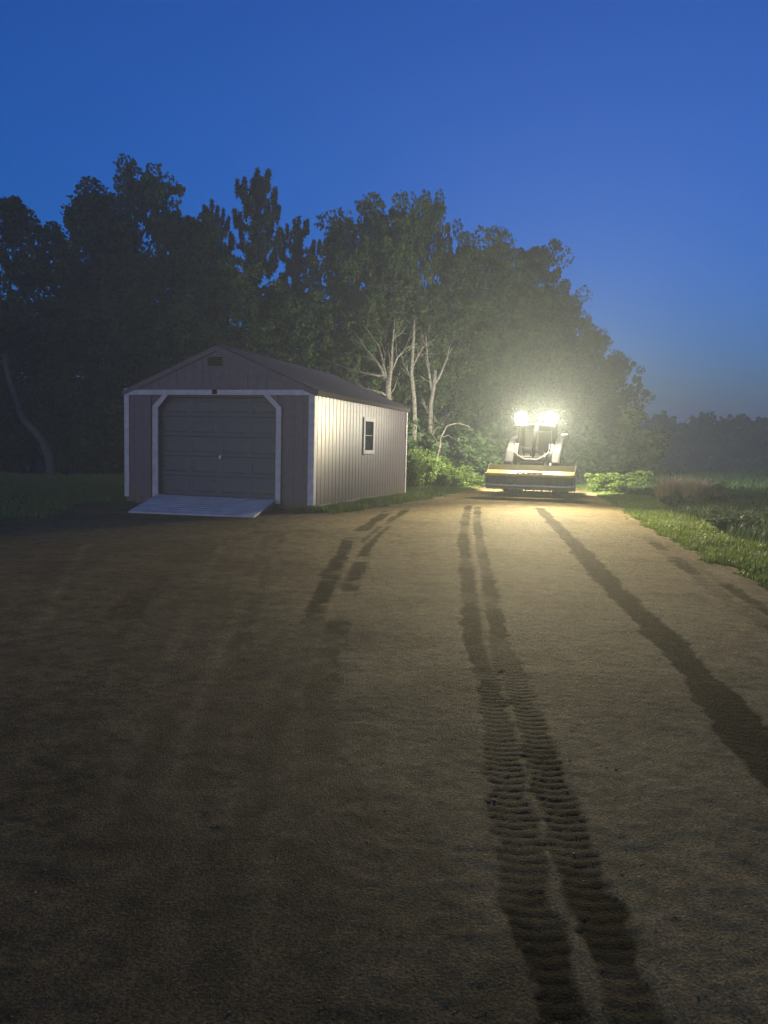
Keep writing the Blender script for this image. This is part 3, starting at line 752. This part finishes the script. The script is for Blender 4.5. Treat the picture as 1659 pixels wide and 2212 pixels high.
def make_conifer(seed, leaves=26000):
    rg = np.random.default_rng(seed); tm = MB()
    tm.tube([(0, 0, -.01), (0, 0, .5), (0, 0, .98)], [.018, .010, .002], 8)
    V, Q = [], []; n0 = 0; cs, rs = [], []
    for k in range(58):
        z = .15 + .80 * (k / 58) ** .95
        env = .20 * (1 - z) ** .62 + .010
        ang = k * 2.4 + rg.uniform(-.5, .5); L = env * rg.uniform(.45, 1.2)
        tip = np.array((L * math.cos(ang), L * math.sin(ang), z + L * rg.uniform(.1, .45)))
        base = np.array((0, 0, z - .01))
        branch_tube(tm, base, tip, .004, .001, rg, 3, .03, 5)
        m = max(3, int(L / .02))
        for j in range(m):
            t = (j + .7) / m
            cs.append(base + (tip - base) * t + np.array((0, 0, .006 * t))); rs.append(np.array((.012, .012, .012)) * (1.25 - .6 * t))
        for j in range(2):      # upswept tufts at the branch end
            off = rg.normal(size=3) * .012
            for q_ in range(4):
                cs.append(tip + off + np.array((0, 0, .011 * q_)) + (tip - base) * .03 * q_); rs.append(np.array((.006, .006, .014)) * (1.3 - .27 * q_))
    for j in range(6): cs.append(np.array((0, 0, .93 + .014 * j))); rs.append(np.array((.012, .012, .02)) * (1 - j * .1))
    v, q = leaf_cloud(np.array(cs), np.array(rs), max(8, int(leaves / len(cs))), .026, rg, .24, -1.1)
    v[:, 2] /= np.percentile(v[:, 2], 99.98)
    me = npmesh('crown', v, quad=q)
    bmesh.ops.recalc_face_normals(tm.bm, faces=tm.bm.faces[:])
    tmesh = bpy.data.meshes.new('trunk'); tm.bm.to_mesh(tmesh); tm.bm.free()
    return tmesh, me
BROAD = [make_broadleaf(100 + k, 34000, .017, sp, spa, lo) for k, (sp, spa, lo) in enumerate([(0, 1, .10), (.25, 1.3, .14), (-.15, 1, .08), (.5, 1.2, .12), (.1, 1.6, .2)])]
CONI = [make_conifer(200 + k) for k in range(2)]
FARB = [make_broadleaf(300 + k, 5000, .05, .1, .8, .02) for k in range(3)]
def set_mat(me, m):
    if not me.materials: me.materials.append(m)
for k, (t, c) in enumerate(BROAD): set_mat(t, MT['darkbark']); set_mat(c, MT['leaf'] if k % 2 == 0 else MT['leaf2'])
for t, c in CONI: set_mat(t, MT['darkbark']); set_mat(c, MT['needle'])
for t, c in FARB: set_mat(t, MT['darkbark']); set_mat(c, MT['leaf'])
def place_tree(name, proto, px, py_top, Y, wpx, label, cat='tree', group=None, rz=None, crown_r=.30):
    p = at_depth(px, py_top, Y); base = Vector((p.x, Y, -.04)); h = p.z + .04
    wid = wpx * 1.18 / F_PX * Y / (2 * crown_r)
    T = empty(name, base, random.uniform(0, 6.28) if rz is None else rz); T.scale = (wid, wid, h)
    tag(T, label, cat, group)
    link('trunk', proto[0], None, T); link('crown', proto[1], None, T)
    return T
GB = 'trees of the wood behind the shed'
TREES = [  # px, top py, depth, crown width px, variant, label
    (20, 418, 28.5, 260, 0, 'dark broadleaf tree above the leaning pale trunk, beside the sky gap'),
    (205, 392, 31, 300, 2, 'broad dark tree rising over the left eave of the shed'),
    (305, 352, 34, 250, 3, 'tallest dark tree with a narrow crest behind the shed gable'),
    (405, 455, 31, 220, 0, 'rounded dark tree right behind the shed ridge front'),
    (770, 432, 37, 250, 4, 'loose-crowned tree with sky showing through, beyond the shed rear'),
    (850, 422, 35, 200, 1, 'full green tree next to the loose-crowned one'),
    (935, 414, 37, 130, 3, 'tree with a pointed crest at the step in the treetops'),
    (1010, 508, 35, 210, 2, 'rounded tree behind the pale trunks'),
    (1085, 500, 38, 200, 1, 'broad tree standing straight behind the loader'),
    (1160, 522, 41, 190, 0, 'tree with a notched top behind the loader lamps'),
    (1222, 615, 45, 150, 1, 'lower tree stepping down beside the loader, fifth from the far hedge'),
    (1280, 702, 49, 140, 2, 'small rounded tree at the falling end of the wood'),
    (1333, 760, 54, 110, 3, 'last slender tree at the open end of the wood'),
]
for px, py, Y, wp, k, lab in TREES:
    place_tree('broadleaf_tree', BROAD[k], px, py, Y, wp, lab, 'tree', GB)
FILL = [(130, 640, 29.5, 230, 2), (300, 560, 29.5, 250, 0), (470, 560, 30, 240, 1), (600, 610, 31, 230, 2), (710, 640, 32, 220, 0), (820, 610, 32.5, 210, 1),
        (930, 640, 33, 200, 2), (1040, 630, 34, 200, 0), (1140, 640, 36, 200, 2), (1220, 730, 41, 170, 1), (1300, 810, 47, 130, 0), (-40, 640, 30, 220, 1)]
FLAB = ['lower dark tree between the leaning pale trunk and the shed', 'lower dark tree close behind the shed eave, under the tallest crown', 'lower dark tree behind the shed gable, beneath the shorter spruce',
        'lower tree under the tall spruce behind the shed roof', 'lower tree behind the bare tree limbs, below the loose crown', 'lower tree right behind the leafless forked tree',
        'lower tree backing the straight pale trunk', 'lower tree backing the arching dead branch', 'lower tree in the lamp glow behind the loader cab', 'lower tree in the glow under the stepped-down crowns',
        'lowest dark tree beneath the last slender tree of the wood', 'lower dark tree behind the leaning pale trunk, beyond the sky gap']
for i, (px, py, Y, wp, k) in enumerate(FILL):
    place_tree('understorey_tree', BROAD[k], px, py, Y, wp, FLAB[i], 'tree', 'understorey trees of the wood')
place_tree('spruce_tree', CONI[0], 555, 366, 37, 210, 'tall spruce with upswept tufted branches behind the shed roof', 'tree', 'spruces among the broadleaf trees', crown_r=.20)
place_tree('spruce_tree', CONI[1], 458, 432, 38, 150, 'shorter spruce between the rounded dark tree and the tall spruce', 'tree', 'spruces among the broadleaf trees', crown_r=.20)
place_tree('spruce_tree', CONI[1], 645, 468, 39, 150, 'shorter spruce between the tall spruce and the loose-crowned tree', 'tree', 'spruces among the broadleaf trees', crown_r=.20)

# pale trunks and the bare tree at the end of the shed
def bare(name, label, paths, m, group=None, base=None, cat='tree'):
    """tree skeleton traced as limbs: each path is [(px,py,depth)...] with start and end radius"""
    b0 = base
    T = empty(name, b0); tag(T, label, cat, group)
    for i, (nm, pts, r0, r1) in enumerate(paths):
        m_ = MB(); P = [at_depth(*p) - b0 for p in pts]
        rg = np.random.default_rng(len(pts) * 7 + i)
        Q = [P[0]]
        for a, b in zip(P, P[1:]):
            L = (b - a).length
            Q += [a.lerp(b, .5) + Vector(rg.normal(size=3)) * L * .03, b]
        n = len(Q); m_.tube(Q, [r0 + (r1 - r0) * k / (n - 1) for k in range(n)], 8)
        m_.build(nm, m, T)
        if nm == 'limb':        # fine side twigs
            for k in range(5):
                i0 = 1 + int(rg.integers(0, n - 2)); p0 = Q[i0]; d = (Q[i0 + 1] - Q[i0 - 1]).normalized()
                v = (d + Vector(rg.normal(size=3)) * .7 + Vector((0, 0, .35))).normalized() * rg.uniform(.35, .8)
                tw = MB(); tw.tube([p0, p0 + v * .5 + Vector(rg.normal(size=3)) * .04, p0 + v], [.014, .009, .004], 5)
                v2 = (v.normalized() + Vector(rg.normal(size=3)) * .6).normalized() * v.length * .5
                tw.tube([p0 + v * .5, p0 + v * .5 + v2], [.008, .003], 5); tw.build('twig', m, T)
    return T
def limb(px, py, Y, dx, dy, dz=0.0, r=.03, seg=3):
    return [(px + dx * t, py + dy * (t ** 1.15), Y + dz * t) for t in np.linspace(0, 1, seg + 1)]
Y0 = 26.5
bare('bare_tree', 'pale leafless tree with forked limbs over the rear of the shed roof', [
    ('trunk', [(842, 1040, Y0), (840, 940, Y0), (838, 862, Y0), (836, 820, Y0)], .17, .11),
    ('limb', [(838, 850, Y0), (845, 790, Y0), (848, 735, Y0), (852, 690, Y0)], .09, .02),
    ('limb', [(836, 845, Y0), (825, 800, Y0), (805, 770, Y0), (782, 742, Y0), (764, 718, Y0)], .07, .015),
    ('limb', [(836, 842, Y0), (828, 790, Y0), (816, 745, Y0), (800, 722, Y0), (778, 695, Y0)], .06, .012),
    ('limb', [(845, 800, Y0), (858, 772, Y0), (875, 752, Y0), (900, 742, Y0)], .05, .012),
    ('limb', [(828, 812, Y0), (800, 808, Y0 - .2), (760, 798, Y0 - .3), (715, 782, Y0 - .4), (690, 772, Y0 - .4)], .05, .010),
    ('limb', [(838, 858, Y0), (812, 845, Y0 - .3), (785, 838, Y0 - .4), (752, 812, Y0 - .5)], .045, .010),
    ('twig', [(830, 790, Y0), (832, 765, Y0), (822, 735, Y0)], .02, .006), ('twig', [(848, 735, Y0), (862, 712, Y0), (868, 690, Y0)], .02, .006),
    ('twig', [(782, 742, Y0), (770, 738, Y0), (752, 728, Y0)], .015, .005), ('twig', [(838, 862, Y0), (852, 838, Y0), (860, 815, Y0)], .03, .008)],
    MT['bark'], base=Vector((at_depth(842, 1040, Y0).x, Y0, -.05)))
Y1 = 27.5
bare('pale_trunk_tree', 'straight pale trunk next to the rear corner of the shed', [
    ('trunk', [(890, 1050, Y1), (893, 960, Y1), (894, 860, Y1), (891, 760, Y1), (894, 690, Y1)], .125, .05),
    ('limb', [(893, 790, Y1), (912, 752, Y1), (930, 735, Y1)], .03, .008), ('limb', [(893, 830, Y1), (880, 800, Y1), (868, 770, Y1)], .02, .006)],
    MT['bark'], 'pale trunks by the shed', base=Vector((at_depth(890, 1050, Y1).x, Y1, -.05)))
Y2 = 28.5
bare('pale_trunk_tree', 'crooked pale trunk that forks, between the straight trunk and the arching branch', [
    ('trunk', [(918, 1050, Y2), (925, 960, Y2), (930, 900, Y2), (934, 850, Y2), (940, 800, Y2)], .12, .07),
    ('limb', [(934, 850, Y2), (926, 800, Y2), (921, 750, Y2), (918, 700, Y2)], .06, .012), ('limb', [(938, 830, Y2), (955, 800, Y2), (966, 775, Y2), (974, 740, Y2)], .06, .012),
    ('limb', [(926, 950, Y2), (942, 925, Y2), (960, 915, Y2)], .03, .01), ('limb', [(930, 900, Y2), (912, 870, Y2)], .02, .006)],
    MT['bark'], 'pale trunks by the shed', base=Vector((at_depth(918, 1050, Y2).x, Y2, -.05)))
Y3 = 27.0
bare('dead_branch', 'arching dead branch leaning out over the bright bushes', [
    ('stem', [(938, 1045, Y3), (945, 985, Y3), (952, 945, Y3), (965, 920, Y3), (990, 914, Y3), (1015, 922, Y3)], .05, .012),
    ('twig', [(952, 945, Y3), (968, 940, Y3), (985, 950, Y3)], .015, .005), ('twig', [(948, 960, Y3), (935, 940, Y3), (930, 915, Y3)], .015, .005)],
    MT['bark'], base=Vector((at_depth(938, 1045, Y3).x, Y3, -.05)), cat='branch')
Y4 = 27.0
bare('leaning_trunk_tree', 'pale leaning trunk curving up into the dark left of the shed', [
    ('trunk', [(112, 1035, Y4), (108, 1000, Y4), (98, 965, Y4), (78, 935, Y4), (55, 912, Y4), (35, 870, Y4), (15, 800, Y4), (5, 700, Y4)], .16, .08),
    ('limb', [(60, 915, Y4), (45, 890, Y4), (10, 870, Y4)], .06, .03)], MT['dimbark'], base=Vector((at_depth(112, 1035, Y4).x, Y4, -.05)))
Y5 = 46.0
bare('bare_bough', 'thin bare bough sticking out of the end of the wood beside the lamps', [
    ('stem', [(1345, 1050, Y5), (1352, 975, Y5), (1372, 940, Y5), (1405, 930, Y5)], .06, .035),
    ('twig', [(1405, 930, Y5), (1430, 926, Y5), (1455, 923, Y5), (1475, 915, Y5), (1490, 902, Y5)], .035, .012)],
    MT['bark'], base=Vector((at_depth(1345, 1050, Y5).x, Y5, -.05)), cat='branch')

# far hedgerow trees
for i in range(20):
    px = 1360 + i * 19 + random.uniform(-6, 6); Y = 98 - i * 1.1 + random.uniform(-3, 3)
    top = 902 + 6 * math.sin(i * 1.3) + random.uniform(-9, 7) - (8 if i > 14 else 0)
    place_tree('hedgerow_tree', FARB[i % 3], px, top, Y, random.uniform(46, 70), 'small distant tree in the hedgerow beyond the meadow', 'tree', 'far hedgerow trees')

# dark shrubs under the wood
def make_bush(seed, n=2600, size=.09, stalks=9):
    rg = np.random.default_rng(seed); tm = MB(); cs, rs = [], []
    for k in range(stalks):
        a = rg.uniform(0, 6.28); r = rg.uniform(.1, .42); h = rg.uniform(.5, .95)
        e = (r * math.cos(a), r * math.sin(a), h)
        branch_tube(tm, (0.05 * math.cos(a), .05 * math.sin(a), -.02), e, .012, .004, rg, 3, .06, 5)
        for t in (.45, .7, 1.0):
            cs.append(np.array(e) * (t, t, t) + rg.normal(size=3) * .03); rs.append(np.array((.16, .16, .13)) * rg.uniform(.6, 1.2))
    v, q = leaf_cloud(np.array(cs), np.array(rs), n // len(cs), size, rg, .55, 0)
    v[:, 2] = np.maximum(v[:, 2], -.02)
    me = npmesh('foliage', v, quad=q)
    bmesh.ops.recalc_face_normals(tm.bm, faces=tm.bm.faces[:])
    tmesh = bpy.data.meshes.new('stems'); tm.bm.to_mesh(tmesh); tm.bm.free()
    return tmesh, me
def bush_set(n0, leafm, **k):
    r = []
    for i in range(3):
        t, c = make_bush(n0 + i, **k); set_mat(t, MT['darkbark']); set_mat(c, leafm); r.append((t, c))
    return r
BU_D = bush_set(400, MT['leaf'], n=3200, size=.10)
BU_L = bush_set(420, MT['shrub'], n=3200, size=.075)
BU_W = bush_set(440, MT['weed'], n=2200, size=.075)
def place_bush(name, proto, x, y, wid, hgt, label, cat, group, z=-.03):
    T = empty(name, (x, y, z), random.uniform(0, 6.28)); T.scale = (wid, wid, hgt)
    tag(T, label, cat, group)
    link('stems', proto[0], None, T); link('foliage', proto[1], None, T)
for i in range(24):
    px = -60 + i * 62; Y = 29 + random.uniform(-1, 1.5) + max(0, (px - 1000) / 60)
    p = at_depth(px, 1000, Y)
    place_bush('dark_shrub', BU_D[i % 3], p.x, Y, random.uniform(3.2, 4.4), random.uniform(1.8, 3.2), 'dark shrub in the shade at the foot of the wood', 'shrub', 'shrubs under the wood')
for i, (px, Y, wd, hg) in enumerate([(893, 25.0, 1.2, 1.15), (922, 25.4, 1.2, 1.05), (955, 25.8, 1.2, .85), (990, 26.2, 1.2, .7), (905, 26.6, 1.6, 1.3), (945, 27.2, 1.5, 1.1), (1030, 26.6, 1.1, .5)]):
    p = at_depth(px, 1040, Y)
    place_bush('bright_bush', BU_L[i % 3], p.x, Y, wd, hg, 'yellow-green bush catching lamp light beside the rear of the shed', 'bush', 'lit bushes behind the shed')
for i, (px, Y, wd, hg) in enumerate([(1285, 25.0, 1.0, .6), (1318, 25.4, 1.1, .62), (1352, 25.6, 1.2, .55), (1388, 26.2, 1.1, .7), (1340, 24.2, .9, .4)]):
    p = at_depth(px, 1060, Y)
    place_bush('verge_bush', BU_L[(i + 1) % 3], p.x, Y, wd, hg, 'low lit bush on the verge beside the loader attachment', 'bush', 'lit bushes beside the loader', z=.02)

# ------------------------------------------------------------------ grass, weeds, stalks, flowers
def blades(x, y, z, h, wd, rg, lean=.35, name='grass', m=None):
    n = len(x); a = rg.uniform(0, 2 * np.pi, n); l = rg.uniform(.05, lean, n) * h
    dx, dy = np.cos(a), np.sin(a)
    p = np.stack([x, y, z - .02], 1)
    t = np.stack([-dy, dx, 0 * dx], 1) * (wd[:, None] * .5)
    mid = p + np.stack([dx * l * .35, dy * l * .35, h * .6], 1); tip = p + np.stack([dx * l, dy * l, h], 1)
    v = np.stack([p - t, p + t, mid + t * .8, mid - t * .8, tip], 1).reshape(-1, 3)
    i = np.arange(n) * 5
    q = np.stack([i, i + 1, i + 2, i + 3], 1); tr = np.stack([i + 3, i + 2, i + 4], 1)
    me = npmesh(name, v, tri=tr, quad=q)
    return link(name, me, m)
def scatter(n, x0, x1, y0, y1, rg, power=1.0):
    x = rg.uniform(x0, x1, n); y = y0 + (y1 - y0) * rg.uniform(0, 1, n) ** power
    return x, y
def edge_x(y):
    P = np.array(R_EDGE)[::-1]; return np.interp(y, P[:, 1], P[:, 0])
rg = np.random.default_rng(77)
# short verge on the right
x, y = scatter(110000, 0, 1, 4.0, 30, rg, 1.5)
off = np.abs(rg.normal(0, 1.0, len(x))) * (1.1 + .03 * y)
x = edge_x(y) + off - .12 + .15 * lattice(x * 0, y, .7, 8)
keep = (~yard_mask(x, y)) | (rg.uniform(0, 1, len(x)) < .03)
x, y, off = x[keep], y[keep], off[keep]
h = rg.uniform(.03, .085, len(x)) * (1 + .5 * lattice(x, y, .6, 9)) * (1 + .3 * np.clip(off, 0, 2.5))
o = blades(x, y, turf_h(x, y), h, np.full(len(x), .009) * (1 + y * .05), rg, .6, 'verge_grass', MT['grass'])
tag(o, 'short mown grass along the right edge of the driveway', 'grass', kind='stuff')
# taller weeds on the bank
x, y = scatter(42000, 0, 1, 6.5, 34, rg, 1.2)
x = edge_x(y) + 1.15 + np.abs(rg.normal(0, 2.2, len(x))) + .35 * lattice(x * 0, y, 1.5, 10)
h = rg.uniform(.10, .30, len(x)) * (1 + .4 * lattice(x, y, 1.3, 12))
o = blades(x, y, turf_h(x, y), h, np.full(len(x), .014) * (1 + y * .04), rg, .7, 'tall_grass', MT['weed'])
tag(o, 'tall dark grass and weeds on the bank beyond the mown strip', 'grass', kind='stuff')
# the meadow
x, y = scatter(60000, 8, 60, 10, 75, rg, 1.3)
keep = x > edge_x(np.minimum(y, 39)) + 2.5
x, y = x[keep], y[keep]
h = rg.uniform(.12, .3, len(x))
o = blades(x, y, np.where((x < 40) & (y < 60), turf_h(x, y), -.05), h, np.full(len(x), .05), rg, .7, 'meadow_grass', MT['meadow'])
tag(o, 'dim green grass of the open meadow', 'grass', kind='stuff')
# lawn left of and behind the shed, strip along its right wall
xs, ys = [], []
for n, (x0, x1, y0, y1) in ((60000, (-16, -4.0, 11.5, 28)), (45000, (-.5, 5.2, 15, 30))):
    a, b = scatter(n, x0, x1, y0, y1, rg); xs.append(a); ys.append(b)
s_ = rg.uniform(-.3, 6.6, 16000); o_ = np.abs(rg.normal(0, .16, 16000))
xs.append(np.array(SH_O.x + EX.x * (SW + .03 + o_) + EY.x * s_)); ys.append(np.array(SH_O.y + EX.y * (SW + .03 + o_) + EY.y * s_))
s_ = rg.uniform(3.62, 4.3, 1500); o_ = rg.uniform(-.35, -.03, 1500)
xs.append(np.array(SH_O.x + EX.x * s_ + EY.x * o_)); ys.append(np.array(SH_O.y + EX.y * s_ + EY.y * o_))
x = np.concatenate(xs); y = np.concatenate(ys)
lx = (x - SH_O.x) * EX.x + (y - SH_O.y) * EX.y; ly = (x - SH_O.x) * EY.x + (y - SH_O.y) * EY.y
ok = (~yard_mask(x, y)) & ~((lx > -.02) & (lx < SW + .02) & (ly > -.0) & (ly < SL + .0))
x, y = x[ok], y[ok]
h = rg.uniform(.05, .16, len(x)) * (1 + .4 * lattice(x, y, .7, 15))
o = blades(x, y, turf_h(x, y), h, np.full(len(x), .022), rg, .6, 'lawn_grass', MT['grass'])
tag(o, 'grass around the shed and at the foot of the wood', 'grass', kind='stuff')
# leafy weeds on the bank
for i in range(20):
    yy = 9.5 + 15 * random.random(); xx = float(edge_x(np.array([yy]))[0]) + 1.2 + abs(random.gauss(0, 1.6))
    place_bush('weed_clump', BU_W[i % 3], xx, yy, random.uniform(.6, 1.1), random.uniform(.2, .42), 'leafy dark weed clump on the bank above the mown verge', 'weed', 'weeds on the bank', z=float(turf_h(np.array([xx]), np.array([yy]))[0]))
# dried clumps
def dried(px0, px1, py_top, Y, label):
    a = at_depth(px0, 1060, Y); b = at_depth(px1, 1060, Y); hgt = at_depth((px0 + px1) / 2, py_top, Y).z
    cx = (a.x + b.x) / 2; zb = float(turf_h(np.array([cx]), np.array([Y]))[0])
    r2 = np.random.default_rng(int(px0)); n = 2600
    th = r2.uniform(0, 6.28, n); rr = (b.x - a.x) / 2 * np.sqrt(r2.uniform(0, 1, n))
    o = blades(rr * np.cos(th), rr * np.sin(th) * .7, np.zeros(n), (hgt - zb) * r2.uniform(.45, 1.0, n) * (1.05 - .5 * (rr / rr.max()) ** 2), np.full(n, .025), r2, .8, 'dried_clump', MT['straw'])
    o.location = (cx, Y, zb); tag(o, label, 'dry grass', 'dried clumps on the bank')
dried(1426, 1474, 1020, 19.5, 'reddish tan clump of dried stalks, the bushier of two on the bank')
dried(1488, 1524, 1024, 18.5, 'thinner faded clump of dried stalks on the bank')
# flat white flower heads in the verge
z6 = lambda a, b: ((1360 + a * .3376) * .8641, (960 + b * .3376) * .8641)
for i, (a, b) in enumerate([(1010, 1028), (1253, 1062), (1140, 1125), (1340, 1190), (1565, 1262)]):
    px, py = z6(a, b); g = ground(px, py, .22)
    zb = float(turf_h(np.array([g.x]), np.array([g.y]))[0])
    T = empty('white_flower', (g.x, g.y, zb)); tag(T, 'flat white flower head standing above the verge grass', 'flower', 'white flowers in the verge')
    s = MB(); s.tube([(0, 0, -.02), (.01, .0, .12), (0, 0, .22 - zb)], .004, 5); s.build('stem', MT['weed'], T)
    hd = MB()
    for k in range(12):
        an = k * 2.4; r_ = .007 * math.sqrt(k); hd.tube([(r_ * math.cos(an), r_ * math.sin(an), .22 - zb), (r_ * math.cos(an), r_ * math.sin(an), .228 - zb)], .007, 6)
    hd.build('flower_head', MT['flower'], T)

# ------------------------------------------------------------------ loose gravel
def gravel(n, name, m, smin, smax, label, seed, ymax=16, near=1.0, fine=False):
    rg = np.random.default_rng(seed)
    y = near + (ymax - near) * rg.uniform(0, 1, n) ** 2.2; x = rg.uniform(-1, 1, n) * (1.2 + .62 * y)
    k = yard_mask(x, y) & (y < ymax); lx = (x - SH_O.x) * EX.x + (y - SH_O.y) * EX.y; ly = (x - SH_O.x) * EY.x + (y - SH_O.y) * EY.y
    k &= ~((ly > -1.6) & (lx > .6) & (lx < 3.7)); x, y = x[k], y[k]; n = len(x)
    z, _ = soil(x, y)
    g = (1 + 5 ** .5) / 2
    V = np.array([(-1, g, 0), (1, g, 0), (-1, -g, 0), (1, -g, 0), (0, -1, g), (0, 1, g), (0, -1, -g), (0, 1, -g), (g, 0, -1), (g, 0, 1), (-g, 0, -1), (-g, 0, 1)]) / 1.9
    Fc = np.array([(0, 11, 5), (0, 5, 1), (0, 1, 7), (0, 7, 10), (0, 10, 11), (1, 5, 9), (5, 11, 4), (11, 10, 2), (10, 7, 6), (7, 1, 8), (3, 9, 4), (3, 4, 2), (3, 2, 6), (3, 6, 8), (3, 8, 9), (4, 9, 5), (2, 4, 11), (6, 2, 10), (8, 6, 7), (9, 8, 1)])
    if fine:
        V = np.array([(1, 0, 0), (-1, 0, 0), (0, 1, 0), (0, -1, 0), (0, 0, 1), (0, 0, -1)]) * 1.0
        Fc = np.array([(0, 2, 4), (2, 1, 4), (1, 3, 4), (3, 0, 4), (2, 0, 5), (1, 2, 5), (3, 1, 5), (0, 3, 5)])
    nv = len(V)
    s = smin + (smax - smin) * rg.uniform(0, 1, n) ** 3
    vv = V[None] * rg.uniform(.7, 1.25, (n, nv, 1)) * np.stack([s, s * rg.uniform(.5, 1, n), s * rg.uniform(.25, .5, n)], 1)[:, None]
    a = rg.uniform(0, 6.28, n); c, s2 = np.cos(a)[:, None], np.sin(a)[:, None]
    vx = vv[:, :, 0] * c - vv[:, :, 1] * s2; vy = vv[:, :, 0] * s2 + vv[:, :, 1] * c
    v = np.stack([vx + x[:, None], vy + y[:, None], vv[:, :, 2] + (z + s * .15)[:, None]], -1).reshape(-1, 3)
    f = (Fc[None] + (np.arange(n) * nv)[:, None, None]).reshape(-1, 3)
    o = link(name, npmesh(name, v, tri=f), m); tag(o, label, 'gravel', kind='stuff')
gravel(1500, 'loose_gravel', MT['stone'], .002, .0065, 'loose gravel scattered over the dirt driveway', 5)
gravel(45000, 'grit', MT['stone'], .001, .0035, 'fine grit bedded in the dirt driveway', 7, 10, 1.0, True)
gravel(110, 'pale_pebbles', MT['quartz'], .0015, .006, 'pale glinting pebbles scattered over the dirt driveway', 6, 9)

# ------------------------------------------------------------------ haze: one closed box of even, thin mist round everything
hz = MB(); hz.box(-345, 345, -65, 425, -1.2, 19.5)
ho = hz.build('haze', None); tag(ho, 'thin evening mist hanging over the whole place', 'haze', kind='stuff')
hm = bpy.data.materials.new('evening mist'); hm.use_nodes = True
for nd in list(hm.node_tree.nodes):
    if nd.type != 'OUTPUT_MATERIAL': hm.node_tree.nodes.remove(nd)
pv = hm.node_tree.nodes.new('ShaderNodeVolumePrincipled')
pv.inputs['Color'].default_value = (.80, .90, 1, 1); pv.inputs['Density'].default_value = HAZE_DENSITY; pv.inputs['Anisotropy'].default_value = 0.25
hm.node_tree.links.new(pv.outputs[0], hm.node_tree.nodes['Material Output'].inputs['Volume'])
ho.data.materials.append(hm)
